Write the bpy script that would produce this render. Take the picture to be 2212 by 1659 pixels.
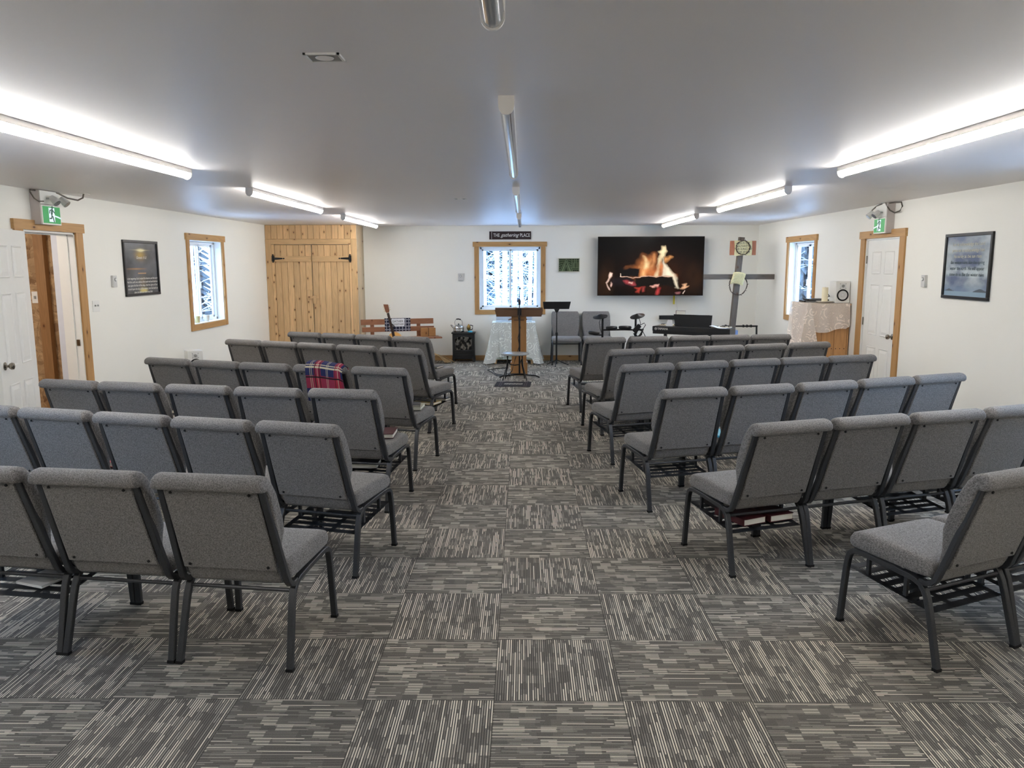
import bpy, bmesh, math, random
import numpy as np
from mathutils import Vector, Matrix
random.seed(7); rng = np.random.default_rng(7)
for o in list(bpy.data.objects): bpy.data.objects.remove(o)
SC = bpy.context.scene
COL = SC.collection
PI = math.pi
R = math.radians

# ------------------------------------------------------------------ camera, world, exposure
CAM_H = 1.6753
def cam_axes(p=.151581, y=-.0147548, r=-.0024962):
    cp, sp, cy, sy, cr, sr = math.cos(p), math.sin(p), math.cos(y), math.sin(y), math.cos(r), math.sin(r)
    fw = Vector((sy*cp, cy*cp, -sp)); rt = Vector((cy, -sy, 0)); up = rt.cross(fw)
    return cr*rt + sr*up, -sr*rt + cr*up, fw
rt, up, fw = cam_axes()
cd = bpy.data.cameras.new('camera'); cam = bpy.data.objects.new('camera', cd); COL.objects.link(cam)
cd.sensor_width = 36; cd.lens = 1690.76/2212*36; cd.clip_start = .05; cd.clip_end = 200
cam.matrix_world = Matrix(((rt.x, up.x, -fw.x, 0), (rt.y, up.y, -fw.y, 0), (rt.z, up.z, -fw.z, CAM_H), (0, 0, 0, 1)))
SC.camera = cam
W = bpy.data.worlds.new('sky'); SC.world = W; W.use_nodes = True
bg = W.node_tree.nodes['Background']; bg.inputs[0].default_value = (.40, .64, 1, 1); bg.inputs[1].default_value = 4.4
SC.view_settings.view_transform = 'Standard'; SC.view_settings.look = 'None'
SC.view_settings.gamma = 1; SC.view_settings.use_curve_mapping = False
SC.view_settings.exposure = 1.55
SC.cycles.use_denoising = True; SC.cycles.max_bounces = 7; SC.cycles.diffuse_bounces = 5; SC.cycles.glossy_bounces = 3; SC.cycles.transparent_max_bounces = 12; SC.cycles.adaptive_threshold = .04
LAMP = 18.0      # strength of the lit ceiling lamps

XL, XR, YB, YF, ZC = -4.31, 4.05, 13.75, -3.0, 2.335
def portal(x, y, z, w, h, rot):
    l = bpy.data.lights.new('window_portal', 'AREA'); l.shape = 'RECTANGLE'; l.size = w; l.size_y = h; l.cycles.is_portal = True
    o = bpy.data.objects.new('window_portal', l); COL.objects.link(o); o.location = (x, y, z); o.rotation_euler = rot
# back, left, right windows and the pair near the camera
portal(-.235, YB+.2, 1.435, 1.1, 1.1, (R(-90), 0, 0))
portal(XL-.2, 10.7, 1.455, 1.1, 1.1, (0, R(-90), 0)); portal(XR+.2, 11.62, 1.455, 1.1, 1.1, (0, R(90), 0))
portal(XL-.2, 3.3, 1.455, 1.1, 1.1, (0, R(-90), 0)); portal(XR+.2, 4.7, 1.455, 1.1, 1.1, (0, R(90), 0))

# ------------------------------------------------------------------ materials
def s2l(c): return tuple(((x/255)/12.92 if x/255 <= .04045 else ((x/255+.055)/1.055)**2.4) for x in c)
class NT:
    def __init__(s, name):
        s.mat = bpy.data.materials.new(name); s.mat.use_nodes = True; s.t = s.mat.node_tree; s.n = s.t.nodes
        s.b = s.n['Principled BSDF']; s.out = s.n['Material Output']
    def lk(s, v, sock):
        if hasattr(v, 'links'): s.t.links.new(v, sock)
        elif isinstance(v, (tuple, list)): sock.default_value = (*v, 1) if (len(v) == 3 and len(sock.default_value) == 4) else v
        else: sock.default_value = v
    def m(s, op, a, b=None, c=None):
        n = s.n.new('ShaderNodeMath'); n.operation = op
        for i, v in enumerate((a, b, c)):
            if v is not None: s.lk(v, n.inputs[i])
        return n.outputs[0]
    def mix(s, f, a, b):
        n = s.n.new('ShaderNodeMix'); n.data_type = 'RGBA'
        s.lk(f, n.inputs[0]); s.lk(a, n.inputs[6]); s.lk(b, n.inputs[7]); return n.outputs[2]
    def mixf(s, f, a, b):
        n = s.n.new('ShaderNodeMix'); s.lk(f, n.inputs[0]); s.lk(a, n.inputs[2]); s.lk(b, n.inputs[3]); return n.outputs[0]
    def comb(s, x, y, z):
        n = s.n.new('ShaderNodeCombineXYZ')
        for i, v in enumerate((x, y, z)): s.lk(v, n.inputs[i])
        return n.outputs[0]
    def sep(s, v):
        n = s.n.new('ShaderNodeSeparateXYZ'); s.lk(v, n.inputs[0]); return n.outputs
    def wn(s, x, y, z):
        n = s.n.new('ShaderNodeTexWhiteNoise'); s.lk(s.comb(x, y, z), n.inputs[0]); return n.outputs[0]
    def noise(s, vec, scale, detail=2, rough=.5):
        n = s.n.new('ShaderNodeTexNoise'); s.lk(vec, n.inputs['Vector']); n.inputs['Scale'].default_value = scale
        n.inputs['Detail'].default_value = detail; n.inputs['Roughness'].default_value = rough; return n.outputs[0]
    def vor(s, vec, scale, feature='F1', out=0):
        n = s.n.new('ShaderNodeTexVoronoi'); n.feature = feature; s.lk(vec, n.inputs['Vector']); n.inputs['Scale'].default_value = scale; return n.outputs[out]
    def obj(s): return s.n.new('ShaderNodeTexCoord').outputs['Object']
    def pos(s): return s.n.new('ShaderNodeNewGeometry').outputs['Position']
    def island(s): return s.n.new('ShaderNodeNewGeometry').outputs['Random Per Island']
    def mapv(s, v, sc=(1, 1, 1), loc=None):
        n = s.n.new('ShaderNodeMapping'); s.lk(v, n.inputs[0]); n.inputs['Scale'].default_value = sc
        if loc is not None: s.lk(loc, n.inputs['Location'])
        return n.outputs[0]
    def ss(s, v, a, b, lo=0., hi=1.):
        n = s.n.new('ShaderNodeMapRange'); n.interpolation_type = 'SMOOTHSTEP'; s.lk(v, n.inputs[0])
        for i, x in enumerate((a, b, lo, hi)): n.inputs[i+1].default_value = x
        return n.outputs[0]
    def col(s, v): s.lk(v, s.b.inputs['Base Color'])
    def set(s, rough=None, metal=None, spec=None, **k):
        if rough is not None: s.lk(rough, s.b.inputs['Roughness'])
        if metal is not None: s.lk(metal, s.b.inputs['Metallic'])
        if spec is not None: s.lk(spec, s.b.inputs['Specular IOR Level'])
        for kk, v in k.items(): s.lk(v, s.b.inputs[kk])
    def bump(s, h, strength=.3, dist=.01):
        n = s.n.new('ShaderNodeBump'); s.lk(h, n.inputs['Height']); n.inputs['Strength'].default_value = strength
        n.inputs['Distance'].default_value = dist; s.t.links.new(n.outputs[0], s.b.inputs['Normal'])
M = {}
def plain(name, rgb, rough=.5, metal=0, spec=.5, var=.06, scale=14, bump=0):
    t = NT(name); v = t.noise(t.obj(), scale, 3); c = s2l(rgb)
    t.col(t.mix(v, tuple(x*(1-var) for x in c), tuple(min(1, x*(1+var)) for x in c))); t.set(rough, metal, spec)
    if bump: t.bump(t.noise(t.obj(), 300, 2), bump, .002)
    M[name] = t.mat; return t.mat
def emit(name, rgb, st):
    t = NT(name); t.col(tuple(rgb)); t.set(.4); t.lk(tuple(rgb), t.b.inputs['Emission Color']); t.b.inputs['Emission Strength'].default_value = st
    M[name] = t.mat; return t.mat
plain('wall_paint', (241, 240, 233), .75, spec=.3, var=.01, scale=3)
plain('ceiling_paint', (232, 228, 226), .42, spec=.45, var=.015, scale=1.5)
plain('white_paint', (236, 236, 232), .45, var=.02)
plain('vinyl', (238, 242, 245), .3, var=.01)
plain('white_plastic', (232, 232, 228), .35, var=.01)
plain('grey_plastic', (150, 152, 150), .25)
plain('lamp_white', (232, 228, 222), .4, var=.01)
plain('thermo_white', (206, 206, 204), .4)
plain('black_plastic', (16, 16, 17), .35)
plain('black_matte', (22, 22, 23), .7)
plain('black_metal', (26, 26, 27), .4, .3)
plain('tv_edge', (14, 14, 15), .3)
plain('chrome', (190, 190, 190), .18, 1, var=.03)
plain('nickel', (150, 143, 132), .25, 1)
plain('brass', (150, 120, 70), .3, 1)
plain('steel_pipe', (104, 98, 90), .4, .6)
plain('snow', (235, 240, 250), .8, var=.03, scale=.3)
plain('frost', (205, 212, 220), .8, var=.08, scale=2)
plain('forest_far', (66, 76, 84), .9, var=.45, scale=2.5)
plain('conifer', (70, 88, 104), .9, var=.7, scale=3)
plain('maroon', (74, 26, 30), .45)
plain('dark_book', (30, 24, 26), .45)
plain('page', (228, 226, 214), .8)
plain('yellow_cover', (202, 178, 116), .6)
plain('grey_cover', (178, 178, 158), .6)
plain('cyan_cover', (60, 170, 205), .5)
plain('paper', (232, 234, 236), .8)
plain('red_print', (205, 110, 118), .7)
plain('candle_wax', (238, 228, 196), .5)
plain('ceramic', (226, 220, 208), .3)
plain('parchment', (214, 200, 150), .8, var=.18, scale=30)
plain('ink', (60, 52, 40), .8)
plain('sign_dark', (44, 24, 24), .6, var=.2)
plain('sign_white', (236, 234, 228), .6)
plain('sage', (116, 132, 98), .7)
plain('sage_dark', (58, 72, 46), .8)
plain('frame_light', (206, 204, 186), .7)
plain('thorn', (58, 46, 38), .8)
plain('straw', (172, 146, 104), .8, var=.3)
plain('leaf', (96, 122, 58), .7, var=.3)
plain('guitar_top', (226, 170, 96), .3, var=.08)
plain('guitar_dark', (52, 30, 22), .35)
plain('guitar_head', (122, 74, 48), .35)
plain('ivory', (226, 216, 190), .4)
plain('mat_fabric', (30, 27, 34), .95, var=.2, scale=60)
plain('exit_housing', (196, 188, 184), .5)
plain('green_exit', (34, 150, 80), .4)
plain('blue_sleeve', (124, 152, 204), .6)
plain('yellow_strap', (212, 196, 60), .6)
plain('lens_clear', (176, 180, 184), .12, .55, var=.02)
plain('jamb_white', (214, 218, 228), .6)
plain('rubber', (12, 12, 12), .8)
plain('speaker_cone', (214, 214, 212), .5)
plain('cord', (30, 28, 28), .6)
plain('stove_black', (28, 29, 30), .45)
plain('tray', (208, 222, 236), .25, .3)
plain('brown_item', (104, 66, 46), .6)
emit('lamp_on', (1, .965, .92), LAMP)
emit('exit_green_lit', s2l((20, 140, 66)), .16)
emit('exit_white_lit', s2l((225, 240, 250)), .14)
emit('exit_dark', s2l((20, 90, 70)), .02)
def make_glass():
    t = NT('window_glass'); t.n.remove(t.b)
    tr = t.n.new('ShaderNodeBsdfTransparent'); gl = t.n.new('ShaderNodeBsdfGlossy'); gl.inputs['Roughness'].default_value = .02
    lw = t.n.new('ShaderNodeLayerWeight'); fr = t.m('ADD', .04, t.m('MULTIPLY', t.m('POWER', lw.outputs['Facing'], 5.), .5)); mx = t.n.new('ShaderNodeMixShader')
    t.lk(fr, mx.inputs[0]); t.lk(tr.outputs[0], mx.inputs[1]); t.lk(gl.outputs[0], mx.inputs[2]); t.lk(mx.outputs[0], t.out.inputs[0])
    M['glass'] = t.mat
make_glass()
def make_fabric(name, rgb):
    t = NT(name); o = t.obj(); c = s2l(rgb)
    a = t.noise(t.mapv(o, (1, 1, 3)), 170, 2, .6); b = t.noise(t.mapv(o, (3, 1, 1)), 140, 2, .6)
    v = t.ss(t.m('ADD', t.m('MULTIPLY', a, .5), t.m('MULTIPLY', b, .5)), .38, .62)
    t.col(t.mix(v, tuple(x*.55 for x in c), tuple(x*1.45 for x in c))); t.set(.95, spec=.2, **{'Sheen Weight': .15}); t.bump(v, .25, .002); M[name] = t.mat
make_fabric('fabric', (126, 124, 123))
def make_hammered():
    t = NT('chair_metal'); n = t.noise(t.obj(), 220, 2); t.col(t.mix(n, s2l((50, 52, 55)), s2l((74, 76, 80)))); t.set(.38, .35); t.bump(n, .25, .002); M['chair_metal'] = t.mat
make_hammered()
def make_wood(name, rgb, sc=(14, 14, 1.2), knots=.5, dark=None, rough=.5, contrast=.22, tint=.18, kscale=(7, 0, 4)):
    t = NT(name); o = t.obj(); r = t.island(); c = s2l(rgb)
    off = t.comb(t.m('MULTIPLY', r, 17.), t.m('MULTIPLY', r, 9.), t.m('MULTIPLY', r, 31.))
    v = t.mapv(o, sc, off)
    g = t.noise(v, 2.2, 5, .6); w = t.m('FRACT', t.m('MULTIPLY', t.noise(v, .8, 1), 9.)); w = t.m('ABSOLUTE', t.m('SUBTRACT', w, .5))
    g = t.m('ADD', t.m('MULTIPLY', g, .65), t.m('MULTIPLY', w, .7))
    tn = t.m('ADD', 1-tint, t.m('MULTIPLY', r, 2*tint))
    c1 = tuple(x*(1-contrast) for x in c); c2 = tuple(min(1, x*(1+contrast)) for x in c)
    base = t.mix(g, c2, c1)
    sc_ = t.n.new('ShaderNodeVectorMath'); sc_.operation = 'SCALE'; t.lk(base, sc_.inputs[0]); t.lk(tn, sc_.inputs['Scale']); base = sc_.outputs[0]
    if knots:
        ox, oy, oz = t.sep(o); vn = t.n.new('ShaderNodeTexVoronoi'); vn.voronoi_dimensions = '2D'; vn.inputs['Scale'].default_value = 1.
        t.lk(t.comb(t.m('ADD', t.m('MULTIPLY', ox, kscale[0]*1.15), t.m('MULTIPLY', r, 41.)), t.m('ADD', t.m('MULTIPLY', oz, kscale[2]*1.15), t.m('MULTIPLY', r, 13.)), 0.), vn.inputs['Vector'])
        d, cell = vn.outputs[0], vn.outputs[1]
        sel = t.m('GREATER_THAN', t.sep(cell)[0], 1-knots)
        k = t.m('MULTIPLY', t.ss(d, .03, .095, 1, 0), sel); h = t.m('MULTIPLY', t.ss(d, .06, .24, .5, 0), sel)
        base = t.mix(h, base, tuple(x*.6 for x in (c[0], c[1]*.8, c[2]*.6))); base = t.mix(k, base, s2l((84, 48, 24)))
    t.col(base); t.set(rough, spec=.35); M[name] = t.mat
make_wood('pine', (212, 176, 130), knots=.4)
make_wood('pine_h', (212, 176, 130), sc=(1.2, 14, 14), knots=.35, kscale=(4, 0, 7))
make_wood('pine_side', (196, 176, 146), knots=.2)
make_wood('trim_v', (184, 142, 92), sc=(16, 16, 1.2), knots=.3, tint=.08, kscale=(7, 0, 3))
make_wood('trim_h', (186, 146, 96), sc=(1.2, 16, 16), knots=.3, tint=.08, kscale=(3, 0, 7))
make_wood('trim_y', (186, 146, 96), sc=(1.2, 16, 16), knots=.3, tint=.08, kscale=(3, 0, 7))
make_wood('oak', (166, 122, 76), sc=(12, 12, 2), knots=0, contrast=.1, tint=.05)
make_wood('oak_dark', (112, 82, 58), sc=(2, 12, 12), knots=0, contrast=.15)
make_wood('bench_wood', (150, 102, 74), sc=(2, 14, 14), knots=.2, tint=.12)
make_wood('crate_wood', (170, 122, 74), sc=(3, 14, 14), knots=.2)
make_wood('grey_wood', (104, 96, 88), sc=(20, 20, 1.6), knots=.15, contrast=.45, rough=.85)
make_wood('grey_wood_h', (100, 93, 86), sc=(1.6, 20, 20), knots=.15, contrast=.45, rough=.85)
make_wood('red_cedar', (160, 98, 66), sc=(14, 14, 2), knots=0)
make_wood('stud', (150, 112, 74), sc=(20, 20, 2), knots=.2)
make_wood('stand_pine', (192, 146, 98), sc=(12, 12, 1.2), knots=.3, tint=.1)
def make_osb():
    t = NT('osb'); p = t.pos(); n = t.n.new('ShaderNodeTexNoise'); t.lk(p, n.inputs['Vector']); n.inputs['Scale'].default_value = 5
    wv = t.n.new('ShaderNodeVectorMath'); wv.operation = 'MULTIPLY_ADD'; t.lk(n.outputs[1], wv.inputs[0]); wv.inputs[1].default_value = (.25, .25, .25); t.lk(p, wv.inputs[2])
    a = t.vor(t.mapv(wv.outputs[0], (26, 26, 9)), 1., out=1); b = t.vor(t.mapv(wv.outputs[0], (9, 26, 26)), 1., out=1)
    f = t.m('MULTIPLY', t.m('ADD', t.sep(a)[0], t.sep(b)[1]), .5)
    t.col(t.mix(f, s2l((116, 84, 54)), s2l((196, 164, 124)))); t.set(.8); M['osb'] = t.mat
make_osb()
def make_carpet():
    t = NT('carpet'); x, y, z = t.sep(t.pos())
    u = t.m('DIVIDE', t.m('ADD', x, .1144), .5); v = t.m('SUBTRACT', t.m('DIVIDE', y, .5), 4.6406)
    i, j, fu, fv = t.m('FLOOR', u), t.m('FLOOR', v), t.m('FRACT', u), t.m('FRACT', v)
    par = t.m('FLOORED_MODULO', t.m('ADD', i, j), 2.)
    par = t.m('GREATER_THAN', par, .5)
    a = t.mixf(par, fu, fv); b = t.mixf(par, fv, fu)
    seed = t.m('FLOORED_MODULO', t.m('ADD', t.m('MULTIPLY', i, 3.), t.m('MULTIPLY', j, 5.)), 7.)
    K = 54.
    k = t.m('FLOOR', t.m('MULTIPLY', b, K)); kf = t.m('FRACT', t.m('MULTIPLY', b, K))
    prof = t.ss(t.m('ABSOLUTE', t.m('SUBTRACT', kf, .5)), .16, .32, 1, 0)
    # long bright threads
    rk = t.wn(k, 3.3, seed); c1 = t.m('FLOOR', t.m('ADD', t.m('MULTIPLY', a, 2.6), t.m('MULTIPLY', rk, 4.)))
    long_ = t.m('GREATER_THAN', t.wn(k, c1, t.m('ADD', seed, 11.)), t.mixf(par, .88, .76))
    # medium threads
    c2 = t.m('FLOOR', t.m('ADD', t.m('MULTIPLY', a, 6.), t.m('MULTIPLY', rk, 9.)))
    med = t.m('GREATER_THAN', t.wn(k, c2, t.m('ADD', seed, 23.)), .62)
    # blocks of five threads
    g = t.m('FLOOR', t.m('MULTIPLY', b, K/4.5)); rg = t.wn(g, 7.7, seed)
    c3 = t.m('FLOOR', t.m('ADD', t.m('MULTIPLY', a, 8.5), t.m('MULTIPLY', rg, 5.)))
    blk = t.m('GREATER_THAN', t.wn(g, c3, t.m('ADD', seed, 41.)), .87)
    blk2 = t.m('GREATER_THAN', t.wn(g, c3, t.m('ADD', seed, 57.)), .6)
    br = t.m('ADD', t.m('MULTIPLY', med, .24), t.m('ADD', t.m('MULTIPLY', blk2, .10), .14))
    br = t.m('MAXIMUM', br, t.m('MULTIPLY', long_, 1.)); br = t.m('MAXIMUM', br, t.m('MULTIPLY', blk, t.mixf(t.m('FLOORED_MODULO', k, 2.), .85, .35)))
    fill = t.m('MULTIPLY', blk, t.mixf(par, .16, .04))
    f = t.m('MAXIMUM', t.m('MULTIPLY', br, prof), fill)
    pile = t.noise(t.pos(), 420, 2, .7)
    f = t.m('MULTIPLY', f, t.ss(pile, .2, .6, .6, 1.1))
    dark = t.mix(t.ss(pile, .35, .65), s2l((60, 58, 56)), s2l((98, 95, 92)))
    edge = t.m('MINIMUM', t.m('MINIMUM', fu, t.m('SUBTRACT', 1., fu)), t.m('MINIMUM', fv, t.m('SUBTRACT', 1., fv)))
    c = t.mix(f, dark, s2l((238, 231, 214))); c = t.mix(t.ss(edge, .002, .007, .5, 0), c, s2l((38, 36, 34)))
    t.col(c); t.set(.9, spec=.25); t.bump(t.m('ADD', prof, pile), .35, .004); M['carpet'] = t.mat
make_carpet()
def make_lace(name, rgb, see):
    t = NT(name); o = t.obj(); t.col(s2l(rgb)); t.set(.9, spec=.1)
    v = t.vor(t.mapv(o, (1, 1, 1)), 7.); rings = t.m('ABSOLUTE', t.m('SUBTRACT', t.m('FRACT', t.m('MULTIPLY', v, 5.)), .5))
    pat = t.ss(rings, .12, .2, 1, 0); n = t.ss(t.noise(o, 9, 2), .46, .5)
    pat = t.m('MULTIPLY', pat, n); thread = t.ss(t.noise(o, 260, 1), .4, .6, .0, .25)
    al = t.m('ADD', t.m('MAXIMUM', pat, 1-see), thread); al = t.m('MINIMUM', al, 1.)
    t.lk(al, t.b.inputs['Alpha']); M[name] = t.mat
make_lace('lace', (232, 236, 232), .42); make_lace('lace_warm', (240, 230, 220), .42)
t = NT('cloth_under'); t.col(s2l((176, 186, 176))); t.set(.9); M['cloth_under'] = t.mat
def vcol_mat(name, em):
    t = NT(name); a = t.n.new('ShaderNodeAttribute'); a.attribute_name = 'Col'
    if em: t.col((.01, .01, .01)); t.lk(a.outputs[0], t.b.inputs['Emission Color']); t.b.inputs['Emission Strength'].default_value = em; t.set(.2, spec=.06)
    else: t.col(a.outputs[0]); t.set(.5)
    M[name] = t.mat
vcol_mat('tv_picture', .36); vcol_mat('print', 0); vcol_mat('wool', 0); M['wool'].node_tree.nodes['Principled BSDF'].inputs['Roughness'].default_value = .95
M['print'].node_tree.nodes['Principled BSDF'].inputs['Roughness'].default_value = .28

# ------------------------------------------------------------------ mesh helpers
class MB:
    def __init__(s): s.v = []; s.f = []
    def add(s, vs, fs, mtx=None):
        n = len(s.v)
        for p in vs:
            p = Vector(p)
            s.v.append(tuple(mtx @ p) if mtx is not None else tuple(p))
        s.f += [tuple(n+i for i in f) for f in fs]; return s
    def box(s, x0, x1, y0, y1, z0, z1, mtx=None, ch=0.):
        if ch:
            c = min(ch, (x1-x0)/2.01, (y1-y0)/2.01, (z1-z0)/2.01)
            vs = []; idx = {}
            for sx in (0, 1):
                for sy in (0, 1):
                    for sz in (0, 1):
                        for k in range(3):
                            p = [(x0, x1)[sx], (y0, y1)[sy], (z0, z1)[sz]]
                            for q in range(3):
                                if q != k: p[q] += c*(1 if (sx, sy, sz)[q] == 0 else -1)
                            idx[(sx, sy, sz, k)] = len(vs); vs.append(p)
            bm = bmesh.new()
            for p in vs: bm.verts.new(p)
            r = bmesh.ops.convex_hull(bm, input=bm.verts[:]); bm.normal_update()
            bmesh.ops.dissolve_limit(bm, angle_limit=.01, verts=bm.verts[:], edges=bm.edges[:])
            bm.verts.index_update(); s.add([v.co[:] for v in bm.verts], [tuple(v.index for v in f.verts) for f in bm.faces], mtx); bm.free(); return s
        vs = [(x, y, z) for x in (x0, x1) for y in (y0, y1) for z in (z0, z1)]
        return s.add(vs, [(0, 1, 3, 2), (4, 6, 7, 5), (0, 4, 5, 1), (2, 3, 7, 6), (0, 2, 6, 4), (1, 5, 7, 3)], mtx)
    def sweep(s, pts, sec, upv=(1, 0, 0), mtx=None, closed=False):
        # sec: list of (a,b) offsets along 'side' (upv) and in-plane normal
        P = [Vector(p) for p in pts]; n = len(P); m = len(sec); vs = []
        U = Vector(upv).normalized()
        for i, p in enumerate(P):
            if closed: tn = (P[(i+1) % n]-P[i-1])
            else: tn = P[min(i+1, n-1)]-P[max(i-1, 0)]
            tn.normalize(); u = (U-tn*U.dot(tn))
            if u.length < 1e-4: u = tn.orthogonal()
            u.normalize(); w = tn.cross(u)
            for a, b in sec: vs.append(p+u*a+w*b)
        fs = []
        for i in range(n if closed else n-1):
            for k in range(m):
                a, b = i*m+k, i*m+(k+1) % m; c, d = ((i+1) % n)*m+(k+1) % m, ((i+1) % n)*m+k
                fs.append((a, d, c, b))
        if not closed: fs += [tuple(range(m)), tuple((n-1)*m+k for k in reversed(range(m)))]
        return s.add(vs, fs, mtx)
    def tube(s, pts, r, seg=8, mtx=None, closed=False, upv=(.31, .2, .9)):
        sec = [(r*math.cos(2*PI*k/seg), r*math.sin(2*PI*k/seg)) for k in range(seg)]
        return s.sweep(pts, sec, upv, mtx, closed)
    def cone(s, p0, p1, r0, r1, seg=16, mtx=None):
        p0, p1 = Vector(p0), Vector(p1); d = (p1-p0).normalized(); u = d.orthogonal().normalized(); w = d.cross(u)
        vs = [p+(u*math.cos(2*PI*k/seg)+w*math.sin(2*PI*k/seg))*r for p, r in ((p0, r0), (p1, r1)) for k in range(seg)]
        fs = [(k, (k+1) % seg, seg+(k+1) % seg, seg+k) for k in range(seg)] + [tuple(reversed(range(seg))), tuple(range(seg, 2*seg))]
        return s.add(vs, fs, mtx)
    def lathe(s, prof, seg=24, mtx=None, c=(0, 0, 0)):
        vs = []; n = len(prof)
        for r, z in prof:
            for k in range(seg): vs.append((c[0]+r*math.cos(2*PI*k/seg), c[1]+r*math.sin(2*PI*k/seg), c[2]+z))
        fs = [(i*seg+k, i*seg+(k+1) % seg, (i+1)*seg+(k+1) % seg, (i+1)*seg+k) for i in range(n-1) for k in range(seg)]
        fs += [tuple(reversed(range(seg))), tuple((n-1)*seg+k for k in range(seg))]
        return s.add(vs, fs, mtx)
    def prism(s, poly, y0, y1, mtx=None):   # poly in x,z
        n = len(poly); vs = [(x, y0, z) for x, z in poly]+[(x, y1, z) for x, z in poly]
        fs = [tuple(range(n)), tuple(reversed(range(n, 2*n)))]+[(k, n+k, n+(k+1) % n, (k+1) % n) for k in range(n)]
        return s.add(vs, fs, mtx)
    def grid(s, fn, nu, nv, closed_u=False):
        vs = [fn(i/nu, j/nv) for j in range(nv+1) for i in range(nu+(0 if closed_u else 1))]
        w = nu+(0 if closed_u else 1); fs = []
        for j in range(nv):
            for i in range(nu): fs.append((j*w+i, j*w+(i+1) % w, (j+1)*w+(i+1) % w, (j+1)*w+i))
        return s.add(vs, fs)
    def build(s, name, mat, parent=None, smooth=False, bevel=0, solid=0, sub=0, loc=None, fix=True):
        me = bpy.data.meshes.new(name); me.from_pydata(s.v, [], s.f)
        if fix:
            bm = bmesh.new(); bm.from_mesh(me); bmesh.ops.recalc_face_normals(bm, faces=bm.faces[:]); bm.to_mesh(me); bm.free()
        me.materials.append(M[mat]); o = bpy.data.objects.new(name, me); COL.objects.link(o)
        if parent is not None: o.parent = parent
        if loc: o.location = loc
        if smooth:
            me.polygons.foreach_set('use_smooth', [True]*len(me.polygons))
            if smooth is not True: me.set_sharp_from_angle(angle=R(smooth))
        if bevel: b = o.modifiers.new('b', 'BEVEL'); b.width = bevel; b.segments = 2; b.limit_method = 'ANGLE'
        if solid: b = o.modifiers.new('s', 'SOLIDIFY'); b.thickness = solid; b.offset = 0
        if sub: b = o.modifiers.new('u', 'SUBSURF'); b.levels = b.render_levels = sub
        return o
def tag(o, label, cat, group=None, kind=None):
    o['label'] = label; o['category'] = cat
    if group: o['group'] = group
    if kind: o['kind'] = kind
    return o
def thing(name, label, cat, loc=(0, 0, 0), rz=0, group=None):
    o = bpy.data.objects.new(name, None); COL.objects.link(o); o.location = loc; o.rotation_euler = (0, 0, rz); o.empty_display_size = .1
    return tag(o, label, cat, group)
def struct(o): o['kind'] = 'structure'; return o
def box(name, mat, parent, *a, bevel=0, **k): return MB().box(*a, **k).build(name, mat, parent, bevel=bevel)
def text(s, size, mat, parent, loc, rot=(PI/2, 0, 0), name='lettering', ext=.001, align='CENTER', shear=0, sx=1.):
    cu = bpy.data.curves.new(name, 'FONT'); cu.body = s; cu.size = size; cu.extrude = ext; cu.align_x = align; cu.align_y = 'CENTER'; cu.shear = shear
    tmp = bpy.data.objects.new(name, cu); COL.objects.link(tmp); bpy.context.view_layer.update()
    me = bpy.data.meshes.new_from_object(tmp.evaluated_get(bpy.context.evaluated_depsgraph_get())); bpy.data.objects.remove(tmp)
    me.materials.clear(); me.materials.append(M[mat]); o = bpy.data.objects.new(name, me); COL.objects.link(o); o.parent = parent; o.location = loc; o.rotation_euler = rot
    o.scale = (sx, 1, 1); return o
def picture(name, mat, parent, w, h, nx, nz, fn, y=0, cx=0, cz=0):
    # a flat printed sheet or screen: fn(u,v) arrays -> rgb linear array; facing local -y
    U, V = np.meshgrid(np.linspace(0, 1, nx+1), np.linspace(0, 1, nz+1)); C = fn(U, V)
    mb = MB(); mb.grid(lambda a, b: (cx-w/2+a*w, y, cz-h/2+b*h), nx, nz)
    o = mb.build(name, mat, parent, fix=False); at = o.data.color_attributes.new('Col', 'FLOAT_COLOR', 'POINT')
    A = np.ones((C.shape[0]*C.shape[1], 4), np.float32); A[:, :3] = C.reshape(-1, 3); at.data.foreach_set('color', A.ravel()); return o
def copy_tree(o, parent=None):
    c = o.copy(); COL.objects.link(c)
    if parent is not None: c.parent = parent
    for ch in list(o.children): copy_tree(ch, c)
    return c

# ------------------------------------------------------------------ room shell
def wall(name, axis, at0, at1, s0, s1, holes):
    # axis 'x': wall plane at x in at0..at1 running along y; axis 'y': plane at y; holes (a,b,z0,z1)
    mb = MB(); cuts = sorted({s0, s1, *[h[0] for h in holes], *[h[1] for h in holes]})
    for a, b in zip(cuts, cuts[1:]):
        hh = [h for h in holes if h[0] <= a and h[1] >= b]; z = [(0, ZC)]
        if hh: z = [(0, hh[0][2]), (hh[0][3], ZC)]
        for z0, z1 in z:
            if z1-z0 > 1e-3: mb.box(*((at0, at1, a, b) if axis == 'x' else (a, b, at0, at1)), z0, z1)
    return struct(mb.build(name, 'wall_paint'))
WB = (-.775, .308, .885, 1.985)
WLn, WLf = (2.75, 3.85, .9, 2.005), (10.16, 11.26, .9, 2.005)
WRn, WRf = (4.15, 5.25, .9, 2.0), (11.08, 12.15, .9, 2.0)
DL = (6.78, 7.58, 0, 1.985); DR = (8.585, 9.45, 0, 1.962)
wall('wall_back', 'y', YB, YB+.17, XL-.17, XR+.17, [WB])
wall('wall_left', 'x', XL-.17, XL, YF, YB, [WLn, DL, WLf])
wall('wall_right', 'x', XR, XR+.17, YF, YB, [WRn, DR, WRf])
wall('wall_front', 'y', YF-.15, YF, XL-.17, XR+.17, [])
struct(box('floor', 'carpet', None, XL-.17, XR+.17, YF-.15, YB+.17, -.1, 0))
struct(box('ceiling', 'ceiling_paint', None, XL-.17, XR+.17, YF-.15, YB+.17, ZC, ZC+.15))
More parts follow.
